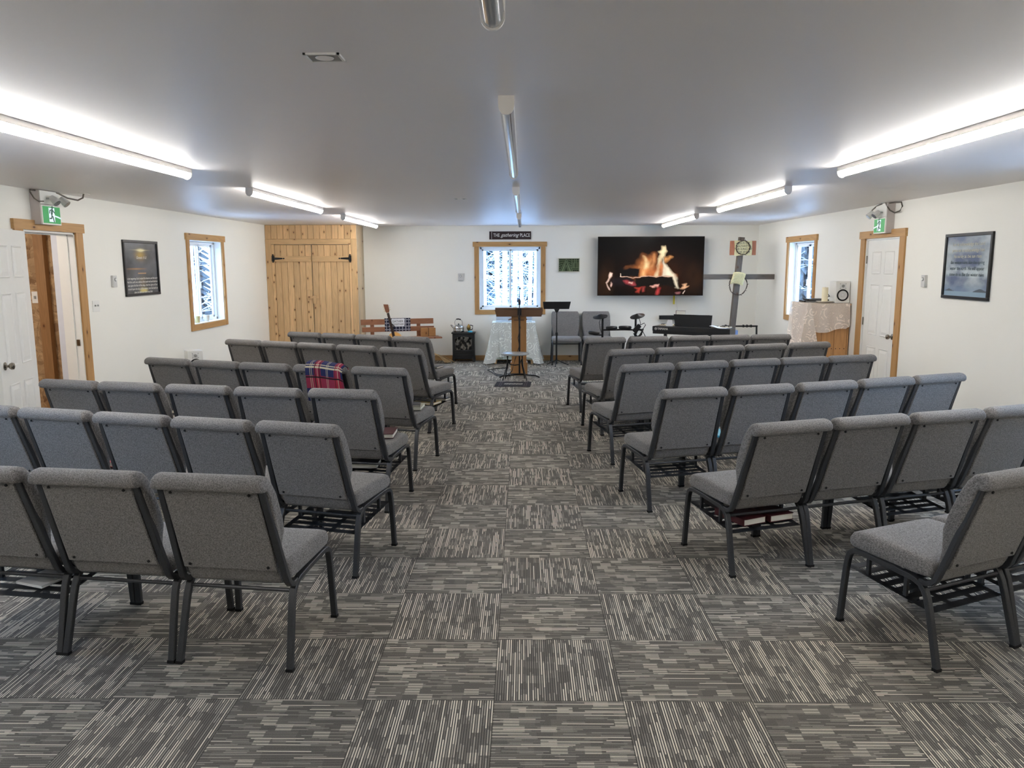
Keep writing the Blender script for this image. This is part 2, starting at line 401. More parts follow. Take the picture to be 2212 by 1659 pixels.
struct(MB().box(-2.77, XR-.016, YB-.016, YB, 0, .09).build('baseboard_back', 'trim_h'))
def yspan(name, x0, x1, spans):
    mb = MB()
    for a, b in spans: mb.box(x0, x1, a, b, 0, .09)
    o = mb.build(name, 'trim_y'); return struct(o)
yspan('baseboard_left', XL, XL+.016, [(YF, 6.6), (7.7, 13.2)])
yspan('baseboard_right', XR-.016, XR, [(YF, 8.46), (9.6, YB-.016)])

def window(n, o3, rz, w, h, trim=.075, left_slide=True):
    # local: x right as seen from the room, y into the wall, z up; origin = centre of the opening's bottom at the wall face
    t = bpy.data.objects.new('window_%d' % n, None); COL.objects.link(t); t.location = o3; t.rotation_euler = (0, 0, rz); t['kind'] = 'structure'
    hw = w/2
    # reveal lining
    mb = MB(); d = .17
    mb.box(-hw, -hw+.012, 0, d, 0, h).box(hw-.012, hw, 0, d, 0, h).box(-hw, hw, 0, d, h-.012, h).box(-hw, hw, 0, d, 0, .012)
    mb.build('reveal', 'white_paint', t)
    tv = MB(); tv.box(-hw-trim, -hw+.004, -.018, 0, -trim, h).box(hw-.004, hw+trim, -.018, 0, -trim, h).build('side_trim', 'trim_v', t)
    MB().box(-hw-trim-.025, hw+trim+.025, -.028, 0, h-.004, h+.078).build('head_trim', 'trim_h', t)
    MB().box(-hw+.004, hw-.004, -.018, 0, -trim, .004).build('sill_trim', 'trim_h', t)
    f = MB(); a = .035; y0, y1 = .10, .165
    f.box(-hw+.012, -hw+.012+a, y0, y1, .012, h-.012).box(hw-.012-a, hw-.012, y0, y1, .012, h-.012)
    f.box(-hw+.012, hw-.012, y0, y1, .012, .012+a).box(-hw+.012, hw-.012, y0, y1, h-.012-a, h-.012).build('window_frame', 'vinyl', t, bevel=.003)
    for sgn, yy in ((-1, .105), (1, .13)):
        x0, x1 = (-hw+.047, .02) if sgn < 0 else (-.02, hw-.047); b = .03
        m = MB(); m.box(x0, x0+b, yy, yy+.022, .047, h-.047).box(x1-b, x1, yy, yy+.022, .047, h-.047).box(x0, x1, yy, yy+.022, .047, .047+b).box(x0, x1, yy, yy+.022, h-.047-b, h-.047)
        s = m.build('sash', 'vinyl', t, bevel=.002)
        MB().box(x0+b, x1-b, yy+.009, yy+.013, .047+b, h-.047-b).build('pane', 'glass', s)
        if sgn < 0: MB().box(x1-.022, x1-.008, yy-.014, yy, h*.42, h*.5).build('latch', 'vinyl', s)
    return t
window(1, ((WB[0]+WB[1])/2, YB, WB[2]), 0, WB[1]-WB[0], WB[3]-WB[2])
window(2, (XL, (WLf[0]+WLf[1])/2, WLf[2]), PI/2, WLf[1]-WLf[0], WLf[3]-WLf[2])
window(3, (XR, (WRf[0]+WRf[1])/2, WRf[2]), -PI/2, WRf[1]-WRf[0], WRf[3]-WRf[2])
window(4, (XL, (WLn[0]+WLn[1])/2, WLn[2]), PI/2, WLn[1]-WLn[0], WLn[3]-WLn[2])
window(5, (XR, (WRn[0]+WRn[1])/2, WRn[2]), -PI/2, WRn[1]-WRn[0], WRn[3]-WRn[2])

def panel_leaf(mb, w, h, t, hinge_left=True):
    # six panel moulded slab: x 0..w, y -t/2..t/2
    mb.box(0, w, -t/2, t/2, 0, h)
def leaf(parent, w, h, knob_x, mat='white_paint', faces=(-1, 1)):
    o = box('leaf', mat, parent, 0, w, -.018, .018, 0, h, bevel=.002)
    cols = ((.135*w/.8, w/2-.045), (w/2+.045, w-.135*w/.8)); rows = ((.115*h/1.96, .72*h/1.96), (.86*h/1.96, 1.45*h/1.96), (1.57*h/1.96, 1.83*h/1.96))
    for f in faces:
        mb = MB()
        for x0, x1 in cols:
            for z0, z1 in rows:
                Y = f*.018
                def rect(i, y): return [(x0+i, y, z0+i), (x1-i, y, z0+i), (x1-i, y, z1-i), (x0+i, y, z1-i)]
                rings = rect(0, Y+f*.0015)+rect(.006, Y+f*.008)+rect(.014, Y+f*.002)+rect(.022, Y+f*.0015)+rect(.05, Y+f*.009)
                fs = [(r*4+k, r*4+(k+1) % 4, (r+1)*4+(k+1) % 4, (r+1)*4+k) for r in range(4) for k in range(4)]+[(16, 17, 18, 19)]
                mb.add(rings, fs)
        mb.build('panel_moulding', mat, o)
        kb = MB(); prof = [(.0, 0), (.032, 0), (.032, .006), (.012, .01), (.011, .03), (.022, .036), (.029, .05), (.026, .064), (.012, .07), (.0, .071)]
        mt = Matrix.Translation((knob_x, f*.018, .88*h/1.96)) @ Matrix.Rotation(-f*PI/2, 4, 'X')
        kb.lathe(prof[1:-1], 20, mt).build('door_handle', 'nickel', o, smooth=50)
    return o
def door_trim(parent, w, h, head_over=.1, tw=.115):
    MB().box(-w/2-tw, -w/2, -.018, 0, 0, h).box(w/2, w/2+tw, -.018, 0, 0, h).build('side_trim', 'trim_v', parent)
    MB().box(-w/2-tw-.02, w/2+tw+.02, -.028, 0, h, h+.085).build('head_trim', 'trim_h', parent)
    m = MB(); m.box(-w/2, -w/2+.018, 0, .165, 0, h).box(w/2-.018, w/2, 0, .165, 0, h).box(-w/2, w/2, 0, .165, h-.018, h)
    m.box(-w/2+.018, -w/2+.03, .06, .1, 0, h-.018).box(w/2-.03, w/2-.018, .06, .1, 0, h-.018).box(-w/2+.018, w/2-.018, .06, .1, h-.03, h-.018)
    m.build('door_frame', 'white_paint', parent)
d1 = bpy.data.objects.new('door_1', None); COL.objects.link(d1); d1.location = (XL, (DL[0]+DL[1])/2, 0); d1.rotation_euler = (0, 0, PI/2); d1['kind'] = 'structure'
door_trim(d1, .80, 1.985)
box('strike_plate', 'nickel', d1, .374, .383, .02, .05, .9, .96)
lf = leaf(d1, .77, 1.955, .70); lf.location = (-.395, -.045, .012); lf.rotation_euler = (0, 0, R(196))
lf.location = (-.435, -.03, .012); lf.rotation_euler = (0, 0, R(180+14))
d2 = bpy.data.objects.new('door_2', None); COL.objects.link(d2); d2.location = (XR, (DR[0]+DR[1])/2, 0); d2.rotation_euler = (0, 0, -PI/2); d2['kind'] = 'structure'
door_trim(d2, .865, 1.962)
l2 = leaf(d2, .822, 1.935, .76, faces=(-1,)); l2.location = (-.411, .035, .006)
hm = MB()
for z in (.28, 1.0, 1.72): hm.cone((-.408, .008, z-.045), (-.408, .008, z+.045), .007, .007, 10)
hm.build('hinge', 'nickel', d2)

# hallway behind door_1: bare OSB partition, stud and a drywall end panel
hw_ = MB(); hw_.box(-6.6, -4.9, 8.1, 8.15, 0, ZC).box(-6.65, -6.6, 4.6, 8.15, 0, ZC).box(-6.6, XL-.17, 4.55, 4.6, 0, ZC).box(-4.95, -4.48, 8.1, 8.15, 0, ZC)
struct(hw_.build('wall_hallway', 'osb'))
struct(box('floor_hallway', 'carpet', None, -6.65, XL-.17, 4.55, 8.15, -.1, 0))
struct(box('ceiling_hallway', 'ceiling_paint', None, -6.65, XL-.17, 4.55, 8.15, ZC, ZC+.1))
tag(box('wall_stud', 'stud', None, -5.0, -4.90, 8.03, 8.099, 0, ZC-.002), 'bare wooden stud standing between OSB boards beyond the open door', 'stud')
tag(box('drywall_panel', 'jamb_white', None, -4.545, -4.482, 7.585, 7.63, 0, 2.3), 'pale screwed drywall panel just inside the hallway beyond the open door', 'panel')
hp = thing('hallway_switch', 'white switch plate on the OSB board beyond the open door', 'switch', (-5.065, 8.1, 1.35))
box('plate', 'white_plastic', hp, -.036, .036, -.008, 0, -.06, .06, bevel=.002); box('toggle', 'grey_plastic', hp, -.008, .008, -.02, -.008, -.014, .014)
hl = bpy.data.lights.new('hall_fill', 'POINT'); hl.energy = 16; hl.shadow_soft_size = .1; hl.color = (1, .93, .85); ho = bpy.data.objects.new('hall_fill', hl); COL.objects.link(ho); ho.location = (-5.3, 6.2, 2.1)  # unseen fill light added to brighten the hallway; no fixture is modelled

# ------------------------------------------------------------------ ceiling lamps
def lamp(x, y0, y1, lit, label, group):
    t = thing('strip_light', label, 'ceiling light', (x, (y0+y1)/2, ZC), 0, group); L = (y1-y0)/2; w = .03
    box('housing', 'lamp_white', t, -w, w, -L, L, -.03, 0)
    def capsec(r, z): return [(r*math.cos(a), z-abs(r)*math.sin(a)*1.0) for a in np.linspace(0, PI, 9)]
    prof = [(-w+.002, -.03)]+[(-(w-.002)*math.cos(a), -.034-.034*math.sin(a)) for a in np.linspace(0, PI, 11)]+[(w-.002, -.03)]
    MB().prism(prof, -L+.006, L-.006).build('diffuser', 'lamp_on' if lit else 'lens_clear', t, smooth=40)
    for s in (-1, 1):
        pr_ = [(-w-.002, 0)]+[(-(w+.002)*math.cos(a), -.036-.037*math.sin(a)) for a in np.linspace(0, PI, 13)]+[(w+.002, 0)]
        MB().prism(pr_, s*L-.006, s*L+.006).build('end_cap', 'lamp_white', t)
G1 = 'strip lights along the left and right of the ceiling'
lamp(-2.33, 3.15, 5.55, 1, 'lit strip light nearest the camera on the left of the ceiling', G1)
lamp(-2.36, 6.88, 9.27, 1, 'lit strip light in the middle of the left ceiling row', G1)
lamp(-2.40, 10.6, 12.95, 1, 'lit strip light on the left, farthest, close to the pine closet', G1)
lamp(2.20, 3.2, 5.6, 1, 'lit strip light nearest the camera on the right of the ceiling', G1)
lamp(2.27, 6.92, 9.3, 1, 'lit strip light in the middle of the right ceiling row', G1)
lamp(2.29, 10.6, 13.05, 1, 'lit strip light on the right, farthest, above the television', G1)
G2 = 'unlit strip lights along the ceiling centre'
lamp(-.078, -.35, 2.1, 0, 'unlit strip light cut by the top edge of the photo', G2)
lamp(-.068, 3.23, 5.6, 0, 'second nearest unlit strip light on the ceiling centre line', G2)
lamp(-.063, 6.93, 9.35, 0, 'third unlit strip light on the ceiling centre line', G2)
lamp(-.058, 10.55, 12.95, 0, 'farthest unlit strip light, above the dark wall sign', G2)
lamp(-2.33, -.55, 1.85, 1, 'lit strip light on the left ceiling row behind the camera', G1)
lamp(2.20, -.5, 1.9, 1, 'lit strip light on the right ceiling row behind the camera', G1)
def vent(x, y, w, d, label):
    t = thing('ceiling_vent', label, 'vent', (x, y, ZC), 0)
    mb = MB(); mb.box(-w/2, w/2, -d/2, -d/2+.008, -.006, 0).box(-w/2, w/2, d/2-.008, d/2, -.006, 0).box(-w/2, -w/2+.008, -d/2, d/2, -.006, 0).box(w/2-.008, w/2, -d/2, d/2, -.006, 0)
    mb.build('rim', 'white_plastic', t)
    box('backing', 'grey_plastic', t, -w/2+.008, w/2-.008, -d/2+.008, d/2-.008, -.003, 0)
    MB().lathe([(.03, -.004), (.028, -.006), (.012, -.007)], 20).build('louvre_disc', 'lamp_white', t)
vent(-.637, 2.63, .115, .1, 'small square recessed ceiling fixture with a white rim near the camera')
vent(-.64, 8.1, .115, .12, 'tiny white ceiling plate far ahead, left of the centre lights')

# ------------------------------------------------------------------ chairs
SEC = [(-.014, -.009), (-.011, -.012), (.011, -.012), (.014, -.009), (.014, .009), (.011, .012), (-.011, .012), (-.014, .009)]
def cushion_mesh(prof, ctr, hw, ends=((1, .12), (.992, .6), (.965, .86), (.92, .97), (.84, 1))):
    # prof: closed list of (y,z,halfwidth); ctr: matching spine points
    us = [-u for u, s in ends]+[-.5, 0, .5]+[u for u, s in reversed(ends)]; ss = [s for u, s in ends]+[1, 1, 1]+[s for u, s in reversed(ends)]
    mb = MB(); vs = []; n = len(prof)
    for u, s in zip(us, ss):
        for (y, z, w), (cy, cz) in zip(prof, ctr): vs.append((u*w*hw, cy+(y-cy)*s, cz+(z-cz)*s))
    m = len(us); fs = [(i*n+k, i*n+(k+1) % n, (i+1)*n+(k+1) % n, (i+1)*n+k) for i in range(m-1) for k in range(n)]
    fs += [tuple(range(n)), tuple((m-1)*n+k for k in reversed(range(n)))]
    return mb.add(vs, fs)
def chair_parts(t, rack=True):
    # seat cushion
    rear = [(.075, .372), (.058, .39), (.056, .42), (.07, .446)]; topp = [(.12, .455), (.25, .462), (.38, .464), (.45, .460)]
    front = [(.482, .446), (.499, .42), (.497, .392), (.478, .376)]; bot = [(.42, .372), (.28, .370), (.15, .368)]
    p = rear+topp+front+bot; prof = [(y, z, 1) for y, z in p]; ctr = [(min(max(y, .1), .45), .415) for y, z in p]
    cushion_mesh(prof, ctr, .243).build('seat', 'fabric', t, smooth=True)
    # piping seam along the seat edge
    # back cushion
    W_ = lambda z: float(np.interp(z, [.36, .45, .52, .60, .66, .78, .83, .865], [.205, .203, .215, .238, .243, .241, .234, .226]))/.243
    rearp = [(.066, .355), (.052, .372), (.038, .40), (.021, .444), (-.002, .51), (-.028, .59), (-.058, .68), (-.084, .755), (-.096, .797)]
    roll = [(-.120, .800), (-.141, .806), (-.151, .819), (-.152, .838), (-.143, .854), (-.122, .864), (-.095, .865), (-.068, .854)]
    fr = [(-.045, .825), (-.025, .78), (.0, .72), (.022, .66), (.040, .60), (.047, .55), (.054, .50), (.068, .45), (.084, .40), (.088, .37), (.082, .356)]
    q = rearp+roll+fr
    def spine(y, z):
        if z > .79: return (-.112, .834)
        return (float(np.interp(z, [.36, .45, .6, .78], [.068, .045, 0, -.06])), min(max(z, .375), .785))
    prof = [(y, z, W_(z)) for y, z in q]; ctr = [spine(y, z) for y, z in q]
    cushion_mesh(prof, ctr, .243, ((1, .45), (.992, .72), (.97, .9), (.94, .98), (.90, 1))).build('backrest', 'fabric', t, smooth=True)
    # back panel (upholstered board between the tubes)
    ya = lambda z: .021-.34*(z-.444)-.016
    pan = [(ya(z), z) for z in (.428, .802)]
    vs = []
    for x in (-.197, .197):
        for (y, z) in pan: vs += [(x*(1 if z > .6 else 1.04), y, z), (x*(1 if z > .6 else 1.04), y+.016, z)]
    MB().add(vs, [(0, 2, 3, 1), (4, 5, 7, 6), (0, 4, 6, 2), (1, 3, 7, 5), (0, 1, 5, 4), (2, 6, 7, 3)]).build('back_panel', 'fabric', t, bevel=.005)
    for x, z in ((-.165, .788), (.165, .788), (-.172, .447), (.172, .447)): MB().cone((x, ya(z)-.004, z), (x, ya(z)+.002, z), .006, .006, 8).build('panel_screw', 'rubber', t)
    # metal frame
    for s in (-1, 1):
        xb = lambda z: s*float(np.interp(z, [.34, .40, .82], [.236, .232, .212]))
        bt = [(.115, .352), (.085, .350), (.062, .358), (.045, .378), (.035, .405), (.021, .444), (-.002, .51), (-.028, .59), (-.058, .68), (-.084, .755), (-.101, .812)]
        MB().sweep([(xb(z), y, z) for y, z in bt], SEC).build('back_tube', 'chair_metal', t, smooth=35)
        rl = [(.0, .006), (.03, .12), (.06, .235), (.075, .285), (.094, .322)]
        lg = MB().sweep([(s*(.247-.012*z/.32), y, z) for y, z in rl], SEC).build('leg', 'chair_metal', t, smooth=35)
        MB().box(s*.247-.015, s*.247+.015, -.013, .013, 0, .013).build('foot_glide', 'rubber', lg)
        rail = [(.092, .318), (.112, .34), (.145, .352), (.25, .360), (.36, .366), (.43, .368), (.462, .363), (.484, .346), (.494, .318)]
        MB().sweep([(s*.236, y, z) for y, z in rail], SEC).build('seat_rail', 'chair_metal', t, smooth=35)
        fl = [(.493, .322), (.500, .27), (.507, .16), (.515, .006)]
        lg = MB().sweep([(s*(.236+.008*(1-z/.32)), y, z) for y, z in fl], SEC).build('leg', 'chair_metal', t, smooth=35)
        MB().box(s*.244-.015, s*.244+.015, .502, .528, 0, .013).build('foot_glide', 'rubber', lg)
    MB().tube([(-.232, .092, .315), (.232, .092, .315)], .0085, 8).build('stretcher', 'chair_metal', t, smooth=40)
    if rack:
        mb = MB(); ny = 7; y0, y1 = .06, .47; zz = lambda y: .225+.045*(y-y0)/(y1-y0)
        ys = np.linspace(y0, y1, ny+1)
        def sl(xa, xb_, ya_, yb_):
            mb.add([(xa, ya_, zz(ya_)), (xb_, ya_, zz(ya_)), (xb_, yb_, zz(yb_)), (xa, yb_, zz(yb_)), (xa, ya_, zz(ya_)-.002), (xb_, ya_, zz(ya_)-.002), (xb_, yb_, zz(yb_)-.002), (xa, yb_, zz(yb_)-.002)],
                   [(0, 1, 2, 3), (7, 6, 5, 4), (0, 4, 5, 1), (1, 5, 6, 2), (2, 6, 7, 3), (3, 7, 4, 0)])
        xs = [-.222, -.19, -.085, -.055, .055, .085, .19, .222]
        for k, y in enumerate(ys): sl(-.222, .222, y, y+.037)
        for k in range(0, 8, 2): sl(xs[k], xs[k+1], y0, y1+.037)
        h = mb
        for x in (-.2, .2):
            h.box(x-.008, x+.008, .2, .216, .238, .366).box(x-.008, x+.008, .4, .416, .26, .366)
        mb.build('book_rack', 'chair_metal', t)
GRP = 'grey padded stacking chairs in rows'
ch_r = thing('church_chair', 'x', 'chair', group=GRP); chair_parts(ch_r, True)
ch_n = thing('church_chair', 'x', 'chair', group=GRP); chair_parts(ch_n, False)
used = {0: False, 1: False}; CH = {}
def place(key, x, y, deg, label, rack=True, group=GRP):
    src = ch_r if rack else ch_n; k = int(rack)
    o = src if not used[k] else copy_tree(src); used[k] = True
    o.location = (x, y, 0); o.rotation_euler = (0, 0, R(deg)); tag(o, label, 'chair', group); CH[key] = o; return o
ROWS = dict(
 L1=[(-1.218, 3.066, -7.4), (-1.745, 3.135, -7.4), (-2.262, 3.205, -8)],
 L2=[(-1.148, 4.082, -15), (-1.649, 4.202, -14.6), (-2.148, 4.337, -14.6), (-2.66, 4.475, -14.6), (-3.16, 4.61, -15)],
 L3=[(-1.174, 5.190, -11), (-1.696, 5.264, -10.5), (-2.214, 5.379, -11.5), (-2.745, 5.494, -12.7), (-3.235, 5.610, -13.8)],
 L4=[(-1.129, 6.304, -15), (-1.639, 6.441, -15.5), (-2.139, 6.580, -17.5), (-2.606, 6.739, -19), (-3.11, 6.927, -20)],
 L5=[(-1.172, 7.787, -24), (-1.660, 8.030, -25), (-2.130, 8.251, -24.6), (-2.582, 8.443, -23.4), (-3.04, 8.643, -22.2)],
 L6=[(-1.244, 8.989, -23), (-1.716, 9.213, -23), (-2.170, 9.418, -23), (-2.631, 9.597, -23)],
 R1=[(1.94, 3.165, 25), (2.405, 3.385, 25)],
 R2=[(1.364, 4.123, 18.5), (1.842, 4.275, 17.6), (2.335, 4.425, 17.6), (2.83, 4.60, 20)],
 R3=[(1.099, 5.230, 15.8), (1.590, 5.375, 17), (2.086, 5.530, 18.6), (2.572, 5.704, 20), (3.042, 5.885, 21)],
 R4=[(.989, 6.522, 18.5), (1.478, 6.684, 18.3), (1.970, 6.845, 17.3), (2.440, 6.985, 16.3), (2.921, 7.122, 15.3)],
 R5=[(1.012, 7.661, 18), (1.489, 7.815, 18), (1.974, 7.980, 18), (2.463, 8.150, 17.6), (2.966, 8.305, 16.7)],
 R6=[(.896, 8.860, 14), (1.395, 8.980, 13), (1.890, 9.088, 10.6), (2.372, 9.169, 8), (2.869, 9.233, 6)])
NORACK = {('L1', 0), ('L1', 1), ('R2', 1), ('R3', 1), ('L4', 0), ('R4', 1), ('L2', 2)}
ordn = ['nearest', 'second nearest', 'third nearest', 'fourth nearest', 'fifth nearest', 'farthest']
posn = ['at the aisle end', 'second from the aisle', 'third from the aisle', 'fourth from the aisle', 'fifth from the aisle']
for rk, lst in ROWS.items():
    side = 'left' if rk[0] == 'L' else 'right'; ri = int(rk[1])-1
    for i, (x, y, a) in enumerate(lst):
        place((rk, i), x, y, a, 'grey padded chair %s in the %s %s-hand row' % (posn[i], ordn[ri], side), (rk, i) not in NORACK)
WG = 'grey chairs against the back wall'
place(('W', 0), .728, 13.585, 180, 'grey chair facing the room at the back wall, behind the black music stand', False, WG)
place(('W', 1), 1.262, 13.585, 180, 'grey chair facing the room at the back wall, behind the drum pads', False, WG)
#==OBJECTS==
# ------------------------------------------------------------------ pine closet in the back left corner
cl = thing('pine_closet', 'tall knotty pine plank closet with double doors filling the back left corner', 'closet', (0, 13.2, 0))
def planks(x0, x1, z0, z1, y0, y1, step, mtx=None):
    mb = MB(); n = max(1, round((x1-x0)/step)); w = (x1-x0)/n
    for i in range(n): mb.box(x0+i*w+.0015, x0+(i+1)*w-.0015, y0, y1, z0, z1, mtx, ch=.005)
    return mb
CX0, CX1 = XL+.002, -2.775
planks(CX0, CX1-.002, 2.10, ZC-.002, 0, .02, .104).build('upper_planking', 'pine', cl)
MB().box(CX0, -4.21, -.001, .02, 0, 2.10).box(-4.208, -4.16, -.003, .02, 0, 2.012).box(-2.91, -2.875, -.003, .02, 0, 2.012).box(-2.873, CX1-.002, -.001, .02, 0, 2.10).build('stile', 'pine', cl, bevel=.002)
MB().box(-4.208, -2.875, -.02, .02, 2.014, 2.10).build('header_board', 'pine_h', cl, bevel=.002)
mt = Matrix.Translation((CX1, 0, 0)) @ Matrix.Rotation(PI/2, 4, 'Z')
planks(.0, .548, 0, ZC-.002, -.0, .02, .11, mt).build('side_panel', 'pine_side', cl)
for sgn, a, b in ((-1, -4.157, -3.542), (1, -3.534, -2.913)):
    d = planks(a, b, .03, 2.008, 0, .022, .104).build('door', 'pine', cl)
    MB().box(a+.004, b-.004, -.02, 0, 1.73, 1.82).build('cross_rail', 'pine_h', d, bevel=.002)
    hx = a-.022 if sgn < 0 else b+.022
    m = MB(); s = -sgn
    m.prism([(hx-.022*s, 1.735), (hx+.02*s, 1.735), (hx+.02*s, 1.76), (hx+.15*s, 1.770), (hx+.165*s, 1.782), (hx+.15*s, 1.794), (hx+.02*s, 1.80), (hx+.02*s, 1.83), (hx-.022*s, 1.83)][::s if s < 0 else 1], -.026, -.019)
    for zz in (1.725, 1.842): m.cone((hx-.002*s, -.03, zz), (hx-.002*s, -.018, zz), .012, .012, 10)
    m.cone((hx+.178*s, -.028, 1.782), (hx+.178*s, -.018, 1.782), .013, .013, 8)
    m.cone((hx, -.032, 1.73), (hx, -.032, 1.84), .008, .008, 8)
    m.build('strap_hinge', 'black_metal', d)
lt = MB().box(-3.64, -3.545, -.012, 0, 1.12, 1.26).build('latch_block', 'pine', cl, bevel=.002)
MB().box(-3.64, -3.43, -.026, -.013, 1.115, 1.155).build('latch_bar', 'pine_h', cl, bevel=.002)
MB().box(-3.53, -3.475, -.045, -.027, 1.03, 1.17).build('latch_handle', 'pine', cl, bevel=.003)

# ------------------------------------------------------------------ back wall items
sg = thing('wall_sign', 'dark wooden sign with white lettering above the back window', 'sign', (-.228, YB, 2.171))
box('board', 'sign_dark', sg, -.36, .36, -.022, 0, -.068, .068, bevel=.002)
MB().box(-.322, -.317, -.024, -.0221, -.062, .062).build('painted_line', 'sign_white', sg)
text('THE', .085, 'sign_white', sg, (-.235, -.0235, 0), sx=.72)
text('gathering', .088, 'sign_white', sg, (-.01, -.0235, .004), shear=.45, sx=.92)
text('PLACE', .085, 'sign_white', sg, (.255, -.0235, 0), sx=.72)
def thermostat(loc, rz, label, w=.075, h=.12):
    t = thing('thermostat', label, 'thermostat', loc, rz, None)
    box('body', 'thermo_white', t, -w/2, w/2, -.028, 0, -h/2, h/2, bevel=.004)
    MB().cone((0, -.034, .018), (0, -.0281, .018), .017, .019, 20).build('dial', 'grey_plastic', t, smooth=40)
    MB().cone((0, -.0375, .018), (0, -.0341, .018), .012, .013, 20).build('dial_cap', 'white_plastic', t, smooth=40)
thermostat((-1.09, YB, 1.46), 0, 'small white dial thermostat on the back wall left of the window', .088, .125)
thermostat((XL, 8.225, 1.51), PI/2, 'small white dial thermostat on the left wall beside the dark poster')
thermostat((XR, 8.01, 1.50), -PI/2, 'small white dial thermostat on the right wall between door and poster')
sw = thing('light_switch', 'white double light switch plate by the open door, left wall', 'switch', (XL, 7.855, 1.27), PI/2)
box('plate', 'white_plastic', sw, -.062, .062, -.007, 0, -.056, .056, bevel=.002)
for x in (-.024, .024): box('toggle', 'grey_plastic', sw, x-.006, x+.006, -.018, -.007, -.002, .014)
ar = thing('wood_art', 'small sage green carved wood art panel with light frame between window and television', 'wall art', (.79, YB, 1.663))
box('backing', 'sage_dark', ar, -.175, .175, -.012, 0, -.108, .108)
fm = MB(); fm.box(-.187, .187, -.03, 0, .108, .12).box(-.187, .187, -.03, 0, -.12, -.108).box(-.187, -.175, -.03, 0, -.108, .108).box(.175, .187, -.03, 0, -.108, .108).build('frame', 'frame_light', ar)
sl = MB()
def slat(p0, p1, w=.009):
    p0, p1 = Vector((p0[0], 0, p0[1])), Vector((p1[0], 0, p1[1])); d = (p1-p0).normalized(); n = Vector((-d.z, 0, d.x))*w/2
    sl.prism([((p0-n).x, (p0-n).z), ((p1-n).x, (p1-n).z), ((p1+n).x, (p1+n).z), ((p0+n).x, (p0+n).z)], -.026, -.0121)
slat((-.155, -.104), (-.05, .1)); slat((.062, -.104), (-.042, .1)); slat((-.085, -.104), (-.047, 0)); slat((-.012, -.104), (-.047, 0))
sl.prism([(-.135, -.104), (-.10, -.104), (-.05, .045), (-.048, .078)], -.02, -.0121); sl.prism([(.005, -.104), (.042, -.104), (-.046, .078), (-.044, .045)], -.02, -.0121)
for k in range(5): slat((-.172, .075-.042*k), (-.07-.022*k, .092-.04*k-.01*(k == 0)), .008)
for k in range(3): slat((-.02+.018*k, .088-.042*k), (.042, .07-.042*k), .008)
slat((.05, -.06), (.05, .104)); 
for x in (.095, .125): slat((x, -.05), (x, .104))
for z in (.04, .072, -.052, -.08): slat((.055, z), (.172, z))
for x in (.068, .08, .145, .158): slat((x, -.045), (x, .03), .006)
sl.build('slats', 'sage', ar)
MB().cone((.085, -.0125, -.096), (.085, -.011, -.096), .009, .009, 12).cone((.118, -.0125, -.096), (.118, -.011, -.096), .009, .009, 12).cone((.15, -.0125, -.096), (.15, -.011, -.096), .009, .009, 12).build('peg', 'rubber', ar)

# ------------------------------------------------------------------ television
tvt = thing('television', 'large flat television showing a log fire on the back wall', 'television', (2.172, 13.55, 1.64), R(-2.2))
TW, TH = 1.80, 1.0
box('casing', 'tv_edge', tvt, -TW/2, TW/2, 0, .045, -TH/2, TH/2, bevel=.003)
box('wall_bracket', 'black_metal', tvt, -.25, .25, .045, .19, -.2, .2)
def vnoise(U, V, fx, fy, seed, octs=4):
    r_ = np.random.default_rng(seed); out = np.zeros(U.shape); amp = 1
    for o_ in range(octs):
        G = r_.random((int(fy*2**o_)+3, int(fx*2**o_)+3)); x = U*fx*2**o_; y = V*fy*2**o_; xi = x.astype(int); yi = y.astype(int); a = x-xi; b = y-yi; a = a*a*(3-2*a); b = b*b*(3-2*b)
        out += amp*(G[yi, xi]*(1-a)*(1-b)+G[yi, xi+1]*a*(1-b)+G[yi+1, xi]*(1-a)*b+G[yi+1, xi+1]*a*b); amp *= .5
    return out/(2-2**(1-octs))
